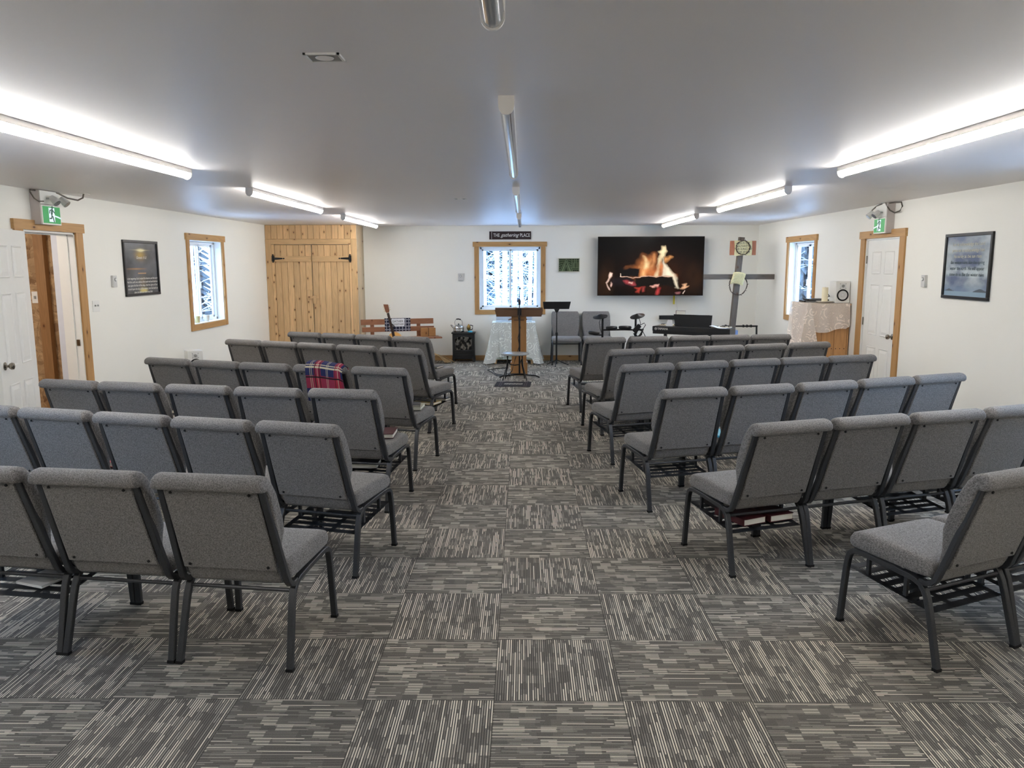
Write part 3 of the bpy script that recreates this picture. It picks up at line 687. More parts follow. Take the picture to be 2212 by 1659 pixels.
def fire(U, V):
    C = np.zeros(U.shape+(3,)); x = U*16+(vnoise(U, V, 9, 5, 21, 4)-.5)*.9; y = V*9+(vnoise(U, V, 9, 5, 22, 4)-.5)*.9
    C += np.array([.0016, .0011, .001])
    def blob(cx, cy, rx, ry, col, p=2., ang=0.):
        ca, sa = math.cos(ang), math.sin(ang); dx, dy = x-cx, y-cy; a = (dx*ca+dy*sa)/rx; b = (-dx*sa+dy*ca)/ry
        w = np.exp(-(a*a+b*b)**(p/2)); nonlocal_C[0] = nonlocal_C[0]*(1-w[..., None])+np.array(col)*w[..., None]
    nonlocal_C = [C]
    blob(9, 3.2, 4.5, 3.0, (.035, .008, .001)); blob(1.2, 2, 1.2, 2.5, (.03, .012, .004)); blob(14.8, 2.5, 1.4, 2.2, (.03, .012, .005))
    def poly(pts, col, soft=.06):
        P = np.array(pts); ins = np.zeros(U.shape, bool); n = len(P); dmin = np.full(U.shape, 9.)
        for i in range(n):
            (x0, y0), (x1, y1) = P[i], P[(i+1) % n]
            c = ((y0 > y) != (y1 > y)) & (x < (x1-x0)*(y-y0)/((y1-y0) if abs(y1-y0) > 1e-9 else 1e-9)+x0); ins ^= c
            t_ = np.clip(((x-x0)*(x1-x0)+(y-y0)*(y1-y0))/((x1-x0)**2+(y1-y0)**2+1e-9), 0, 1); dmin = np.minimum(dmin, np.hypot(x-x0-t_*(x1-x0), y-y0-t_*(y1-y0)))
        sd = np.where(ins, dmin, -dmin); w = np.clip(sd/soft*.5+.5, 0, 1); nonlocal_C[0] = nonlocal_C[0]*(1-w[..., None])+np.array(col)*w[..., None]
    q = lambda pts: [((px-115)/1900*16, (1175-py)/1085*9) for px, py in pts]
    poly(q([(640, 700), (840, 640), (850, 550), (900, 500), (930, 420), (960, 480), (1050, 480), (1060, 560), (1105, 430), (1110, 640), (1150, 820), (760, 830), (780, 720)]), (.62, .20, .06), .7)
    poly(q([(860, 640), (900, 560), (930, 430), (985, 580), (1050, 520), (1030, 640), (1090, 600), (1105, 440), (1108, 640), (1080, 670), (880, 665)]), (.85, .38, .14), .35)
    poly(q([(935, 650), (920, 420), (960, 540), (1000, 560), (1010, 640), (970, 660)]), (1., .72, .36), .25)
    poly(q([(1040, 820), (1080, 700), (1180, 640), (1300, 650), (1500, 820)]), (.6, .17, .05), .5)
    poly(q([(880, 820), (930, 690), (970, 700), (950, 820)]), (.95, .5, .2), .3)
    poly(q([(1110, 825), (1180, 690), (1180, 520), (1230, 430), (1185, 370), (1240, 330), (1245, 260), (1330, 255), (1335, 300), (1360, 330), (1330, 390), (1330, 450), (1265, 530), (1250, 660), (1195, 825)]), (1., .78, .46), .22)
    poly(q([(1270, 825), (1290, 600), (1310, 500), (1330, 570), (1380, 600), (1460, 740), (1500, 780), (1540, 900), (1565, 1030), (1520, 1010), (1480, 850), (1400, 825)]), (1., .85, .62), .22)
    poly(q([(1330, 530), (1340, 470), (1440, 430), (1470, 440), (1400, 500), (1360, 545)]), (.95, .42, .14), .25)
    poly(q([(1195, 640), (1250, 560), (1290, 650), (1260, 825), (1200, 825)]), (.75, .24, .08), .3)
    poly(q([(310, 770), (370, 770), (365, 820), (330, 880), (300, 920), (265, 960), (340, 1080), (320, 1070), (250, 950), (300, 880)]), (.9, .62, .5), .12)
    poly(q([(350, 930), (372, 960), (350, 1020), (340, 1000)]), (.8, .5, .42), .1)
    poly(q([(1640, 950), (1710, 950), (1700, 1010), (1760, 1000), (1700, 1050), (1600, 1045), (1660, 1000)]), (.9, .5, .28), .15)
    poly(q([(520, 660), (860, 665), (850, 820), (540, 815)]), (.004, .003, .003), .15)
    poly(q([(785, 840), (900, 822), (1480, 835), (1530, 1010), (800, 1020)]), (.006, .0035, .002), .15)
    poly(q([(330, 900), (520, 820), (780, 850), (790, 1000), (400, 1010)]), (.012, .007, .008), .2)
    poly(q([(530, 800), (700, 830), (900, 815), (1480, 828), (1480, 836), (900, 826), (700, 838), (530, 812)]), (.95, .6, .45), .05)
    poly(q([(528, 740), (540, 740), (545, 810), (528, 810)]), (.9, .7, .55), .05)
    poly(q([(600, 910), (760, 910), (790, 960), (640, 960)]), (.5, .07, .08), .25); poly(q([(690, 920), (750, 905), (740, 935), (690, 940)]), (1., .6, .5), .1)
    poly(q([(780, 1020), (900, 1030), (860, 1130), (800, 1110), (850, 1060)]), (.55, .06, .04), .2); poly(q([(920, 1030), (970, 1030), (970, 1110), (940, 1120)]), (.5, .07, .06), .2)
    poly(q([(1050, 1015), (1180, 1010), (1215, 995), (1200, 1035), (1100, 1035)]), (1., .5, .4), .1); poly(q([(1190, 1040), (1260, 1060), (1210, 1150), (1190, 1130)]), (.5, .05, .05), .2)
    poly(q([(1510, 1110), (1600, 1110), (1580, 1140), (1530, 1135)]), (.4, .15, .15), .15); poly(q([(1640, 1130), (1700, 1085), (1705, 1095), (1650, 1140)]), (.8, .6, .5), .06)
    n = vnoise(U, V, 22, 8, 5, 3)[..., None]; return nonlocal_C[0]*(.55+.9*n)
picture('screen', 'tv_picture', tvt, TW-.016, TH-.016, 480, 270, fire, y=-.0015)
tag(MB().box(2.60, 2.63, 13.70, 13.703, .985, 1.14).build('hanging_strap', 'yellow_strap'), 'short yellow strap hanging below the television', 'strap')
tag(MB().tube([(2.66, 13.72, 1.14), (2.67, 13.725, 1.0), (2.70, 13.72, .80)], .005).build('cable', 'white_plastic'), 'thin white cable running down the wall from the television', 'cable')
sb = thing('soundbar', 'black soundbar mounted low on the back wall behind the keyboard', 'soundbar', (2.80, 13.66, .76))
box('body', 'black_plastic', sb, -.44, .44, -.04, .04, -.035, .035, bevel=.006); box('grille', 'black_matte', sb, -.41, .41, -.044, -.0401, -.03, .03)
box('wall_bracket', 'black_metal', sb, -.2, .2, .04, .09, -.02, .02)

# ------------------------------------------------------------------ wooden cross
cr = thing('wooden_cross', 'rough grey timber cross leaning slightly, standing in the back right corner', 'cross', (3.347, 12.75, 0))
lean = math.atan2(.0641, 1)
MB().box(-.043, .043, -.043, .043, .54, 2.10, Matrix.Rotation(lean, 4, 'Y')).build('post', 'grey_wood', cr, bevel=.004)
MB().box(-.459, .663, -.082, -.044, 1.43, 1.512).build('crossbeam', 'grey_wood_h', cr, bevel=.004)
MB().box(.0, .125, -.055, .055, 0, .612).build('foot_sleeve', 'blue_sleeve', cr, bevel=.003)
ss_ = thing('cross_sign', 'cedar plaque with parchment lettering at the top of the cross', 'sign', (3.490, 12.69, 1.925))
MB().box(-.203, .203, -.03, .016, -.112, .112).build('plaque', 'red_cedar', ss_, bevel=.002)
pm = MB(); pm.prism([(-.14, -.12), (-.115, -.126), (.0, -.111), (.135, -.118), (.14, .0), (.135, .114), (.0, .107), (-.145, .12), (-.135, .0)], -.036, -.0305); pm.build('parchment', 'parchment', ss_)
for i, s_ in enumerate(('JESUS OF', 'NAZARETH', 'THE KING OF', 'THE JEWS')): text(s_, .046, 'ink', ss_, (0, -.037, .073-.046*i))
def ring(parent, cx, cz, r0, y, name, n=40, twist=2, ez=1.):
    for q_ in range(twist):
        pts = [(cx+(r0+.006*math.sin(5*a+q_*2))*math.cos(a), y-.004+.006*math.sin(7*a+q_*3), cz+ez*(r0+.006*math.sin(5*a+q_*2))*math.sin(a)) for a in np.linspace(0, 2*PI, n, endpoint=False)]
        mb = MB(); mb.tube(pts, .0045, 6, closed=True, upv=(0, 1, 0))
        for k in range(0, n, 4):
            a = 2*PI*k/n; p = Vector(pts[k]); d = Vector((math.cos(a+.6), -.3, math.sin(a+.6)))*.03; mb.cone(p, p+d, .003, .0005, 5)
        mb.build(name, 'thorn', parent)
wr = thing('thorn_wreath', 'round wreath of thorny twigs hung over the parchment sign on the cross', 'wreath', (3.48, 12.64, 1.93)); ring(wr, 0, 0, .108, 0, 'vine')
w2 = thing('thorn_wreath', 'loose wreath of thorny twigs hanging at the cross arms under the small note', 'wreath', (3.432, 12.655, 1.345)); ring(w2, 0, 0, .14, 0, 'vine', ez=1.15)
nt = thing('paper_note', 'crumpled cream note with handwriting pinned where the cross beams meet', 'note', (3.417, 12.635, 1.435), 0); nt.rotation_euler = (0, R(9), 0)
MB().grid(lambda a, b: (-.10+.20*a+.02*(b-.5), -.012+.01*math.sin(6*a)*math.cos(5*b), -.095+.19*b+.02*math.sin(3*a)), 8, 8).build('sheet', 'parchment', nt, solid=.001, smooth=True)
hw2 = MB()
for k in range(7):
    pts = [(-.075+.15*i/14+.01*(k % 2), -.022+.01*math.sin(6*(i/14))*math.cos(5*(1-k/7.)), .075-.024*k+.005*math.sin(i*2.3+k)+.012*(i/14)) for i in range(14)]
    hw2.tube(pts, .0016, 4, upv=(0, 1, 0))
hw2.build('handwriting', 'ink', nt)
rk = thing('rail_stand', 'low black tubular rail stand behind the cross in the right corner', 'stand', (3.69, 13.4, 0))
MB().tube([(-.30, 0, .625), (.30, 0, .625)], .014, 10).build('rail', 'black_metal', rk, smooth=40)
for x in (-.30, .285): MB().tube([(x, 0, .625), (x+.01, -.01, .3), (x+.02, -.02, .005)], .015, 8).build('leg', 'black_metal', rk, smooth=40)
for x in (-.24, .06, .12, .19): MB().box(x-.012, x+.012, -.02, .02, .605, .65).build('clamp', 'black_plastic', rk)

# ------------------------------------------------------------------ keyboard with desk, books and papers
kb = thing('digital_piano', 'black digital piano seen from behind with the maker name on its back', 'piano', (2.461, 11.57, 0), math.atan2(11.262-11.878, 2.964-1.958))
KL = .59
MB().prism([(-KL, .635), (KL, .635), (KL, .75), (-KL, .75)], 0, .27).build('body', 'black_plastic', kb, bevel=.006)
MB().box(-KL, KL, -.012, 0, .68, .745).build('back_panel', 'black_matte', kb, bevel=.002)
MB().box(-KL+.05, KL-.05, .16, .265, .7505, .765).build('keys', 'ivory', kb, bevel=.001)
bk = MB()
for i in range(36):
    if i % 7 not in (2, 6): bk.box(-KL+.07+i*.0295, -KL+.083+i*.0295, .16, .225, .7655, .775)
bk.build('black_keys', 'black_plastic', kb)
text('YAMAHA', .05, 'sign_white', kb, (-.425, -.0135, .712), sx=.8, name='maker_name')
MB().tube([(-.535+.018*math.cos(a), -.0135, .712+.018*math.sin(a)) for a in np.linspace(0, 2*PI, 20, endpoint=False)], .0018, 5, closed=True, upv=(0, 1, 0)).tube([(-.535, -.0135, .698), (-.535, -.0135, .726)], .0016, 5, upv=(0, 1, 0)).tube([(-.547, -.0135, .705), (-.523, -.0135, .719)], .0016, 5, upv=(0, 1, 0)).tube([(-.547, -.0135, .719), (-.523, -.0135, .705)], .0016, 5, upv=(0, 1, 0)).build('maker_emblem', 'sign_white', kb)
for s in (-1, 1):
    MB().box(s*.4-.02, s*.4+.02, .02, .06, 0, .634).box(s*.4-.02, s*.4+.02, .0, .3, 0, .03).build('leg', 'black_metal', kb)
dk = MB(); dk.prism([(-.275, .752), (.275, .752), (.29, .93), (-.30, .93)], .10, .112); dk.build('music_rest', 'black_matte', kb)
rot = kb.rotation_euler.z
def onkb(lx, ly, z): return (2.461+lx*math.cos(rot)-ly*math.sin(rot), 11.57+lx*math.sin(rot)+ly*math.cos(rot), z)
def book(loc, rz, w, d, h, cover, label, name='book', cat='book', page='page', tilt=0, group=None):
    t = thing(name, label, cat, loc, rz, group)
    box('pages', page, t, -w/2+.006, w/2-.004, -d/2+.004, d/2-.004, .003, h-.003)
    m = MB(); m.box(-w/2, w/2, -d/2, d/2, 0, .003).box(-w/2, w/2, -d/2, d/2, h-.003, h).box(-w/2, -w/2+.004, -d/2, d/2, .003, h-.003); m.build('cover', cover, t)
    if tilt: t.rotation_euler = (tilt[0], tilt[1], rz)
    return t
b_ = book(onkb(-.20, .135, .885), rot, .15, .02, .12, 'maroon', 'dark red book standing behind the black music rest of the piano')
b_.location = onkb(-.20, .125, .7655+.1)
MB().box(-.012, .012, .0, .02, -.1, .0).build('page_holder', 'black_plastic', b_)
pp = thing('loose_papers', 'loose white sheets lying on the right end of the piano', 'paper', onkb(.38, .08, .7505), rot)
MB().grid(lambda a, b: (-.1+.25*a, -.07+.14*b, .03*(1-a)**2+.004*math.sin(8*a)+.002), 10, 3).build('sheet', 'paper', pp, solid=.002)
card = tag(MB().prism([(-.06, 0), (.05, 0), (.04, .09), (-.03, .09)], 0, .004).build('card', 'paper'), 'small white card standing left of the music rest on the piano', 'card')
card.location = onkb(-.35, .07, .752); card.rotation_euler = (0, 0, rot)

# ------------------------------------------------------------------ drum pads
dr = thing('electronic_drum_kit', 'black electronic drum kit with round pads left of the piano', 'drum kit', (1.48, 12.2, 0))
def pad(cx, y, cz, r, tilt, nm, cym=False, yt=0):
    m = Matrix.Translation((cx, y, cz)) @ Matrix.Rotation(tilt, 4, 'Y') @ Matrix.Rotation(yt, 4, 'X')
    if cym: prof = [(r, -.004), (r, .002), (r*.4, .022), (.03, .034), (.008, .04)]
    else: prof = [(r*.85, -.03), (r, -.012), (r, .012), (r*.9, .022), (r*.5, .025), (.002, .026)]
    MB().lathe(prof, 28, m).build(nm, 'black_plastic', dr, smooth=35)
pad(-.285, 0, .87, .115, R(-8), 'cymbal_pad', True, R(14)); pad(.29, 0, .875, .115, R(-14), 'cymbal_pad', True, R(14))
pad(-.385, -.05, .625, .09, R(6), 'drum_pad'); pad(-.105, .02, .695, .09, 0, 'drum_pad'); pad(.105, .02, .70, .10, 0, 'drum_pad')
MB().tube([(-.245, .03, 0), (-.245, .03, .86)], .017, 10).build('post', 'black_metal', dr, smooth=40)
MB().tube([(.27, .03, 0), (.27, .03, .86)], .017, 10).build('post', 'black_metal', dr, smooth=40)
MB().tube([(-.245, .03, .66), (.1, .04, .665), (.27, .03, .66)], .013, 8).build('crossbar', 'black_metal', dr, smooth=40)
MB().tube([(-.245, .03, .58), (-.385, -.05, .595)], .011, 8).build('pad_arm', 'black_metal', dr, smooth=40)
for s in (-1, 1):
    MB().tube([(s*.26-.01, .03, .3), (s*.42, -.16, .01)], .011, 6).build('leg', 'black_metal', dr); MB().tube([(s*.26-.01, .03, .3), (s*.40, .2, .01)], .011, 6).build('leg', 'black_metal', dr)
MB().box(-.07, .07, -.015, .015, -.035, .035, Matrix.Translation((.275, -.06, .69)) @ Matrix.Rotation(R(-48), 4, 'Y')).build('sound_module', 'black_plastic', dr, bevel=.005)
cb = MB()
for k in range(12):
    a0 = random.uniform(0, 6); pts = [(.30+.07*math.cos(a0+u*4)*(.5+random.random()*.5)+.03*u, -.02+.05*math.sin(a0*2+u*3), .62+.06*math.sin(a0+u*5)) for u in np.linspace(0, 1, 9)]
    cb.tube(pts, .006, 5)
cb.build('cable_bundle', 'cord', dr); cb = MB()
cb.tube([(-.275, 0, .86), (-.30, -.01, .78), (-.285, 0, .68), (-.25, .02, .6)], .005, 5).tube([(.31, 0, .86), (.34, -.01, .77), (.31, 0, .7)], .005, 5).tube([(.30, 0, .72), (.40, 0, .77), (.42, 0, .74), (.37, 0, .66), (.42, 0, .56)], .006, 5)
cb.build('cable', 'cord', dr)
MB().lathe([(.12, .02), (.13, .08), (.12, .14)], 20, Matrix.Translation((.30, 0, .42))).build('kick_pad', 'black_plastic', dr, smooth=40)

# ------------------------------------------------------------------ music stand
ms = thing('music_stand', 'black folding music stand beside the lace-covered table', 'music stand', (.552, 13.0, 0))
MB().tube([(0, 0, .03), (0, 0, .9)], .009, 10).build('upper_pole', 'black_metal', ms, smooth=40)
MB().tube([(0, 0, .03), (0, 0, .52)], .014, 10).build('lower_pole', 'black_metal', ms, smooth=40)
MB().lathe([(.02, -.03), (.024, 0), (.02, .03)], 12, Matrix.Translation((0, 0, .53))).build('clutch_knob', 'black_plastic', ms, smooth=40)
MB().prism([(-.215, -.06), (.205, -.06), (.23, .07), (-.23, .07)], -.004, .004, Matrix.Translation((0, 0, 1.0)) @ Matrix.Rotation(R(20), 4, 'X')).build('desk', 'black_matte', ms)
MB().prism([(-.018, .89), (.018, .89), (.045, .945), (-.045, .945)], -.012, .012).build('desk_bracket', 'black_metal', ms)
for a in (15, 135, 262): MB().tube([(0, 0, .10), (.14*math.cos(R(a)), .14*math.sin(R(a)), .035), (.21*math.cos(R(a)), .21*math.sin(R(a)), .008)], .008, 8).build('leg', 'black_metal', ms, smooth=40)

# ------------------------------------------------------------------ lectern, microphone stand, stool, mat
lc = thing('lectern', 'tall wooden lectern with a wide slanted top in front of the back window', 'lectern', (-.067, 11.83, 0))
MB().box(-.112, .112, 0, .16, .10, .955).build('column', 'oak', lc, bevel=.003); MB().box(-.128, .128, -.012, .20, 0, .20).build('base', 'oak', lc, bevel=.003)
MB().prism([(-.355, 0), (.355, 0), (.355, .022), (-.355, .022)], -.19, .22, Matrix.Translation((0, .06, .965)) @ Matrix.Rotation(R(-16), 4, 'X')).build('top_board', 'oak_dark', lc, bevel=.003)
MB().prism([(-.335, .905), (.335, .905), (.362, 1.01), (-.362, 1.01)], -.135, -.12).build('rear_board', 'oak_dark', lc, bevel=.002)
MB().box(-.112, .112, -.118, 0, .905, .96).build('neck', 'oak', lc)
MB().box(-.075, .075, -.004, -.0005, .835, .853).build('slot', 'oak_dark', lc)
ol = tag(MB().grid(lambda a, b: (-.13+.26*a+.0, -.004+.12*b, .004+.025*math.sin(a*9)*b+.02*math.sin(a*PI)), 14, 4).build('open_book', 'page', None, solid=.006), 'open book on top of the lectern, its pages just showing', 'book'); ol.location = (-.05, 11.80, 1.0)
mc = thing('microphone_stand', 'thin black microphone stand standing in front of the lectern', 'microphone stand', (-.058, 11.6, 0))
MB().tube([(0, 0, .04), (0, 0, .9)], .013, 10).build('lower_pole', 'black_metal', mc, smooth=40)
MB().tube([(0, 0, .9), (.0, 0, 1.15)], .008, 8).build('upper_pole', 'black_metal', mc, smooth=40)
MB().tube([(0, 0, 1.15), (.003, .0, 1.24), (.006, 0, 1.32)], .004, 8).build('gooseneck', 'black_metal', mc, smooth=40)
MB().lathe([(.003, 0), (.012, .004), (.013, .016), (.009, .026), (.002, .03)], 14, Matrix.Translation((.006, 0, 1.31))).build('microphone_head', 'black_matte', mc, smooth=True)
MB().lathe([(.01, -.04), (.018, -.02), (.02, .02), (.008, .05)], 12, Matrix.Translation((0, 0, 1.12))).build('clutch', 'black_plastic', mc, smooth=40)
MB().box(-.03, .03, -.02, .02, .93, 1.04).build('clip', 'black_plastic', mc, bevel=.006)
for dx, dy in ((-.30, -.05), (.30, -.05), (0.02, .22)): MB().tube([(0, 0, .05), (dx*.8, dy*.8, .035), (dx, dy, .010)], .011, 8).build('leg', 'black_metal', mc, smooth=40)
tag(MB().tube([(-.04, 11.585, 1.02), (-.075, 11.56, .9), (-.045, 11.575, .75), (-.08, 11.57, .6), (-.06, 11.58, .48), (-.12, 11.5, .3), (-.17, 11.45, .12), (-.25, 11.62, .012), (-.42, 11.8, .008), (-.50, 12.15, .008), (-.58, 12.4, .008), (-.42, 12.6, .008), (-.25, 12.7, .008)], .006, 6).tube([(-.25, 12.7, .008), (-.5, 12.5, .012), (-.47, 12.2, .012), (-.44, 11.95, .012), (-.3, 11.75, .012), (-.2, 11.62, .018)], .006, 6).build('microphone_cable', 'cord'), 'black microphone cable looping from the stand across the carpet', 'cable')
st = thing('folding_stool', 'round-topped folding stool with thin black legs in front of the lectern', 'stool', (-.125, 11.36, 0))
MB().lathe([(.19, .372), (.205, .378), (.208, .388), (.2, .398), (.12, .402), (.002, .403)], 36).build('seat', 'grey_plastic', st, smooth=50)
for s in (-1, 1):
    MB().tube([(s*.11, -.10, .37), (s*.10, .0, .24), (s*.145, .12, .008)], .008, 8).build('leg', 'black_metal', st, smooth=40)
    MB().tube([(s*.10, .10, .37), (s*.12, .0, .2), (s*.175, -.12, .008)], .008, 8).build('leg', 'black_metal', st, smooth=40)
MB().tube([(-.10, .03, .3), (-.07, .03, .225), (0, .03, .215), (.07, .03, .225), (.10, .03, .3)], .008, 8).build('hoop', 'black_metal', st, smooth=40)
MB().tube([(-.135, .09, .08), (.135, .09, .08)], .005, 8).build('crossbar', 'black_metal', st)
mt_ = thing('floor_mat', 'small dark fringed mat with pale stitched words on the carpet before the stool', 'mat', (-.145, 10.93, 0), R(-3))
MB().box(-.25, .25, -.23, .23, 0, .006).build('weave', 'mat_fabric', mt_, bevel=.002)
lm = MB()
for i in range(16):
    x = -.125+i*.0165; h_ = .03+.02*((i*7) % 3)/2
    lm.tube([(x, -h_, .0075), (x+.006, h_*.4*(1 if i % 2 else -1), .0075), (x+.011, h_, .0075)], .0028, 4, upv=(0, 0, 1))
lm.build('stitched_lettering', 'page', mt_)
sm = MB()
for x in (-.19, -.165, .165, .19): sm.box(x-.0015, x+.0015, -.22, .22, .0062, .0066)
sm.build('stripe', 'maroon', mt_)

# ------------------------------------------------------------------ lace-covered table and what stands on it
def drape(name, parent, x0, x1, y0, y1, zt, zb, flare, mat, corner=.0, folds=26, amp=.02, sides=(1, 1, 1, 1), zfn=None, n=160, rows=14):
    per = []
    cx, cy, hx, hy = (x0+x1)/2, (y0+y1)/2, (x1-x0)/2, (y1-y0)/2
    L = 2*(2*hx+2*hy)
    for i in range(n):
        s = i/n*L
        if s < 2*hx: p, nrm = (-hx+s, -hy), (0, -1)
        elif s < 2*hx+2*hy: p, nrm = (hx, -hy+s-2*hx), (1, 0)
        elif s < 4*hx+2*hy: p, nrm = (hx-(s-2*hx-2*hy), hy), (0, 1)
        else: p, nrm = (-hx, hy-(s-4*hx-2*hy)), (-1, 0)
        per.append((p, nrm))
    mb = MB()
    def fn(a, b):
        i = int(round(a*n)) % n; (px, py), (nx, ny) = per[i]
        dcx = max(0, 1-min(abs(abs(px)-hx), 9)/.12) if ny else max(0, 1-min(abs(abs(py)-hy), 9)/.12)
        f = amp*math.sin(folds*2*PI*i/n)*b+amp*.5*math.sin(folds*1.7*2*PI*i/n+1)*b
        out = flare*b**1.3*(.25+.9*dcx)+f+.004
        dxx, dyy = nx, ny
        if dcx > 0:
            qx, qy = math.copysign(1, px), math.copysign(1, py); dxx = nx*(1-dcx*.5)+qx*dcx*.5; dyy = ny*(1-dcx*.5)+qy*dcx*.5
        z = zt-(zt-zb)*b*(1-(0 if not zfn else zfn(px/hx, py/hy)))
        if ny > 0: out = min(out, .03)
        if b == 0: z = zt
        return (cx+px+dxx*out, cy+py+dyy*out, z)
    mb.grid(lambda a, b: fn(a, b), n, rows, closed_u=True)
    k0 = len(mb.v); mb.v += [(cx+p[0]*1., cy+p[1]*1., zt+.001) for p, _ in per]; mb.f.append(tuple(k0+i for i in range(n)))
    for i in range(n): mb.f.append((k0+i, k0+(i+1) % n, (i+1) % n, i))
    return mb.build(name, mat, parent, smooth=50)
tb = thing('side_table', 'table hidden under a pale cloth behind the lectern', 'table', (-.17, 13.43, 0))
box('tabletop', 'pine_h', tb, -.35, .36, -.21, .21, .672, .697)
for sx in (-1, 1):
    for sy in (-1, 1): box('leg', 'pine', tb, .005+sx*.31-.02, .005+sx*.31+.02, sy*.17-.02, sy*.17+.02, 0, .672)
tc = drape('tablecloth', None, -.35, .36, -.21, .21, .70, .08, .06, 'cloth_under', folds=16, amp=.012); tc.location = (-.17, 13.43, 0)
tag(tc, 'plain pale green-grey cloth under the lace on the table behind the lectern', 'tablecloth')
lcx = drape('lace_tablecloth', None, -.357, .367, -.217, .217, .704, .10, .16, 'lace', folds=18, amp=.018, zfn=lambda u, v: .10*(1-abs(u))*(1 if v < 0 else .2)-.13*(abs(u) > .8)*(abs(v) > .7)); lcx.location = (-.17, 13.43, 0)
tag(lcx, 'white lace tablecloth draped over the table behind the lectern', 'tablecloth')
tr = thing('serving_case', 'shallow pale blue and silver case propped open on the lace table', 'case', (-.16, 13.44, .7055))
MB().box(-.31, .31, -.12, .08, 0, .018).build('tray', 'tray', tr, bevel=.004); MB().box(-.31, .31, .06, .075, .018, .135).build('lid', 'tray', tr, bevel=.004)
tag(MB().grid(lambda a, b: (-.26+.32*a, 13.36+.07*b, .735+.022*math.sin(a*8)*math.sin(b*3)+.03*math.sin(a*PI)), 14, 5).build('brown_cloth', 'brown_item', None, solid=.01, smooth=True), 'crumpled brown cloth lying in the pale case on the lace table', 'cloth')
# ------------------------------------------------------------------ electric stove heater with kettle
sv = thing('stove_heater', 'small black stove-shaped heater with glass door against the back wall', 'heater', (-1.04, 13.60, 0))
MB().box(-.19, .19, -.10, .10, .10, .49).build('body', 'stove_black', sv, bevel=.004)
MB().box(-.205, .205, -.115, .11, .49, .515).build('top_plate', 'stove_black', sv, bevel=.005)
for sx in (-1, 1):
    for yy in (-.10, .07): MB().prism([(sx*.19, .12), (sx*.14, .12), (sx*.165, .0), (sx*.20, .0)], yy, yy+.03).build('leg', 'stove_black', sv)
MB().box(-.15, .15, -.101, -.09, .05, .10).build('bottom_grille', 'black_matte', sv)
t = NT('stove_glass'); n_ = t.noise(t.mapv(t.obj(), (1, 1, .6)), 26, 3); t.col(t.mix(t.ss(n_, .45, .62), s2l((18, 18, 18)), s2l((120, 116, 108)))); t.set(.08); M['stove_glass'] = t.mat
dm = MB(); dm.box(-.17, -.145, -.115, -.1005, .19, .46).box(.145, .17, -.115, -.1005, .19, .46).box(-.145, .145, -.115, -.1005, .19, .21)
arc = [(-.145, .46), (-.145, .42)]+[(-.145+.29*k/8, .42+.025*math.sin(PI*k/8)) for k in range(1, 8)]+[(.145, .42), (.145, .46)]
dm.prism(arc, -.115, -.1005); df = dm.build('door', 'stove_black', sv, bevel=.002)
MB().box(-.144, .144, -.106, -.1006, .211, .445).build('door_glass', 'stove_glass', df)
MB().tube([(-.15, -.12, .165), (.15, -.12, .165)], .006, 8).build('handle_bar', 'black_metal', sv)
kt = thing('kettle', 'shiny steel kettle with black handle on top of the stove heater', 'kettle', (-1.125, 13.58, .5155))
MB().lathe([(.088, 0), (.095, .008), (.096, .045), (.094, .05), (.096, .055), (.094, .085), (.082, .105), (.06, .12), (.035, .128), (.003, .13)], 32).build('body', 'chrome', kt, smooth=40)
MB().lathe([(.008, .128), (.012, .14), (.006, .15)], 14).build('lid_knob', 'black_plastic', kt, smooth=40)
MB().cone((-.075, 0, .07), (-.135, 0, .125), .022, .011, 14).build('spout', 'chrome', kt, smooth=40)
MB().tube([(-.062, 0, .115), (-.07, 0, .17), (-.05, 0, .215), (.02, 0, .225), (.055, 0, .20), (.066, 0, .16), (.06, 0, .118)], .004, 8).build('handle', 'chrome', kt, smooth=40)
MB().tube([(-.04, 0, .223), (.0, 0, .226), (.04, 0, .215)], .011, 10).build('handle_grip', 'black_plastic', kt, smooth=40)
ob = thing('small_blow_torch', 'small brass and black gadget on a blue foot beside the kettle', 'gadget', (-.925, 13.58, .5155))
MB().lathe([(.05, 0), (.045, .008), (.03, .022)], 18).build('foot', 'cyan_cover', ob, smooth=40); MB().lathe([(.012, .02), (.03, .05), (.034, .09), (.02, .12), (.006, .14)], 16, Matrix.Translation((-.025, 0, 0))).build('bulb', 'brass', ob, smooth=True)
MB().tube([(0, 0, .04), (.04, 0, .05), (.045, 0, .11), (.0, 0, .12)], .009, 8).build('handle', 'black_plastic', ob, smooth=40)

# ------------------------------------------------------------------ bench, blanket, crate, guitar, plant, broom
ba = math.atan2(13.541-12.95, -1.663+2.638)
bn = thing('wooden_bench', 'reddish wooden bench angled in the back corner by the pine closet', 'bench', (-2.115, 13.13, 0), ba*.55)
MB().box(-.61, .61, .0, .025, .685, .775).build('back_slat', 'bench_wood', bn, bevel=.002); MB().box(-.59, .62, .0, .025, .565, .645).build('back_slat', 'bench_wood', bn, bevel=.002)
for x in (-.42, .36): MB().box(x-.03, x+.03, .026, .06, 0, .75).build('post', 'bench_wood', bn)
MB().box(-.62, .70, -.30, -.17, .455, .48).build('seat_plank', 'bench_wood', bn, bevel=.002); MB().box(-.62, .68, -.15, -.01, .455, .48).build('seat_plank', 'bench_wood', bn, bevel=.002)
for x in (-.42, .36): MB().box(x-.03, x+.03, -.29, .025, .40, .454).build('seat_bearer', 'bench_wood', bn); MB().box(x-.03, x+.03, -.29, -.23, 0, .40).build('leg', 'bench_wood', bn)
def onb(lx, ly, z): c, s = math.cos(ba*.55), math.sin(ba*.55); return (-2.115+lx*c-ly*s, 13.13+lx*s+ly*c, z)
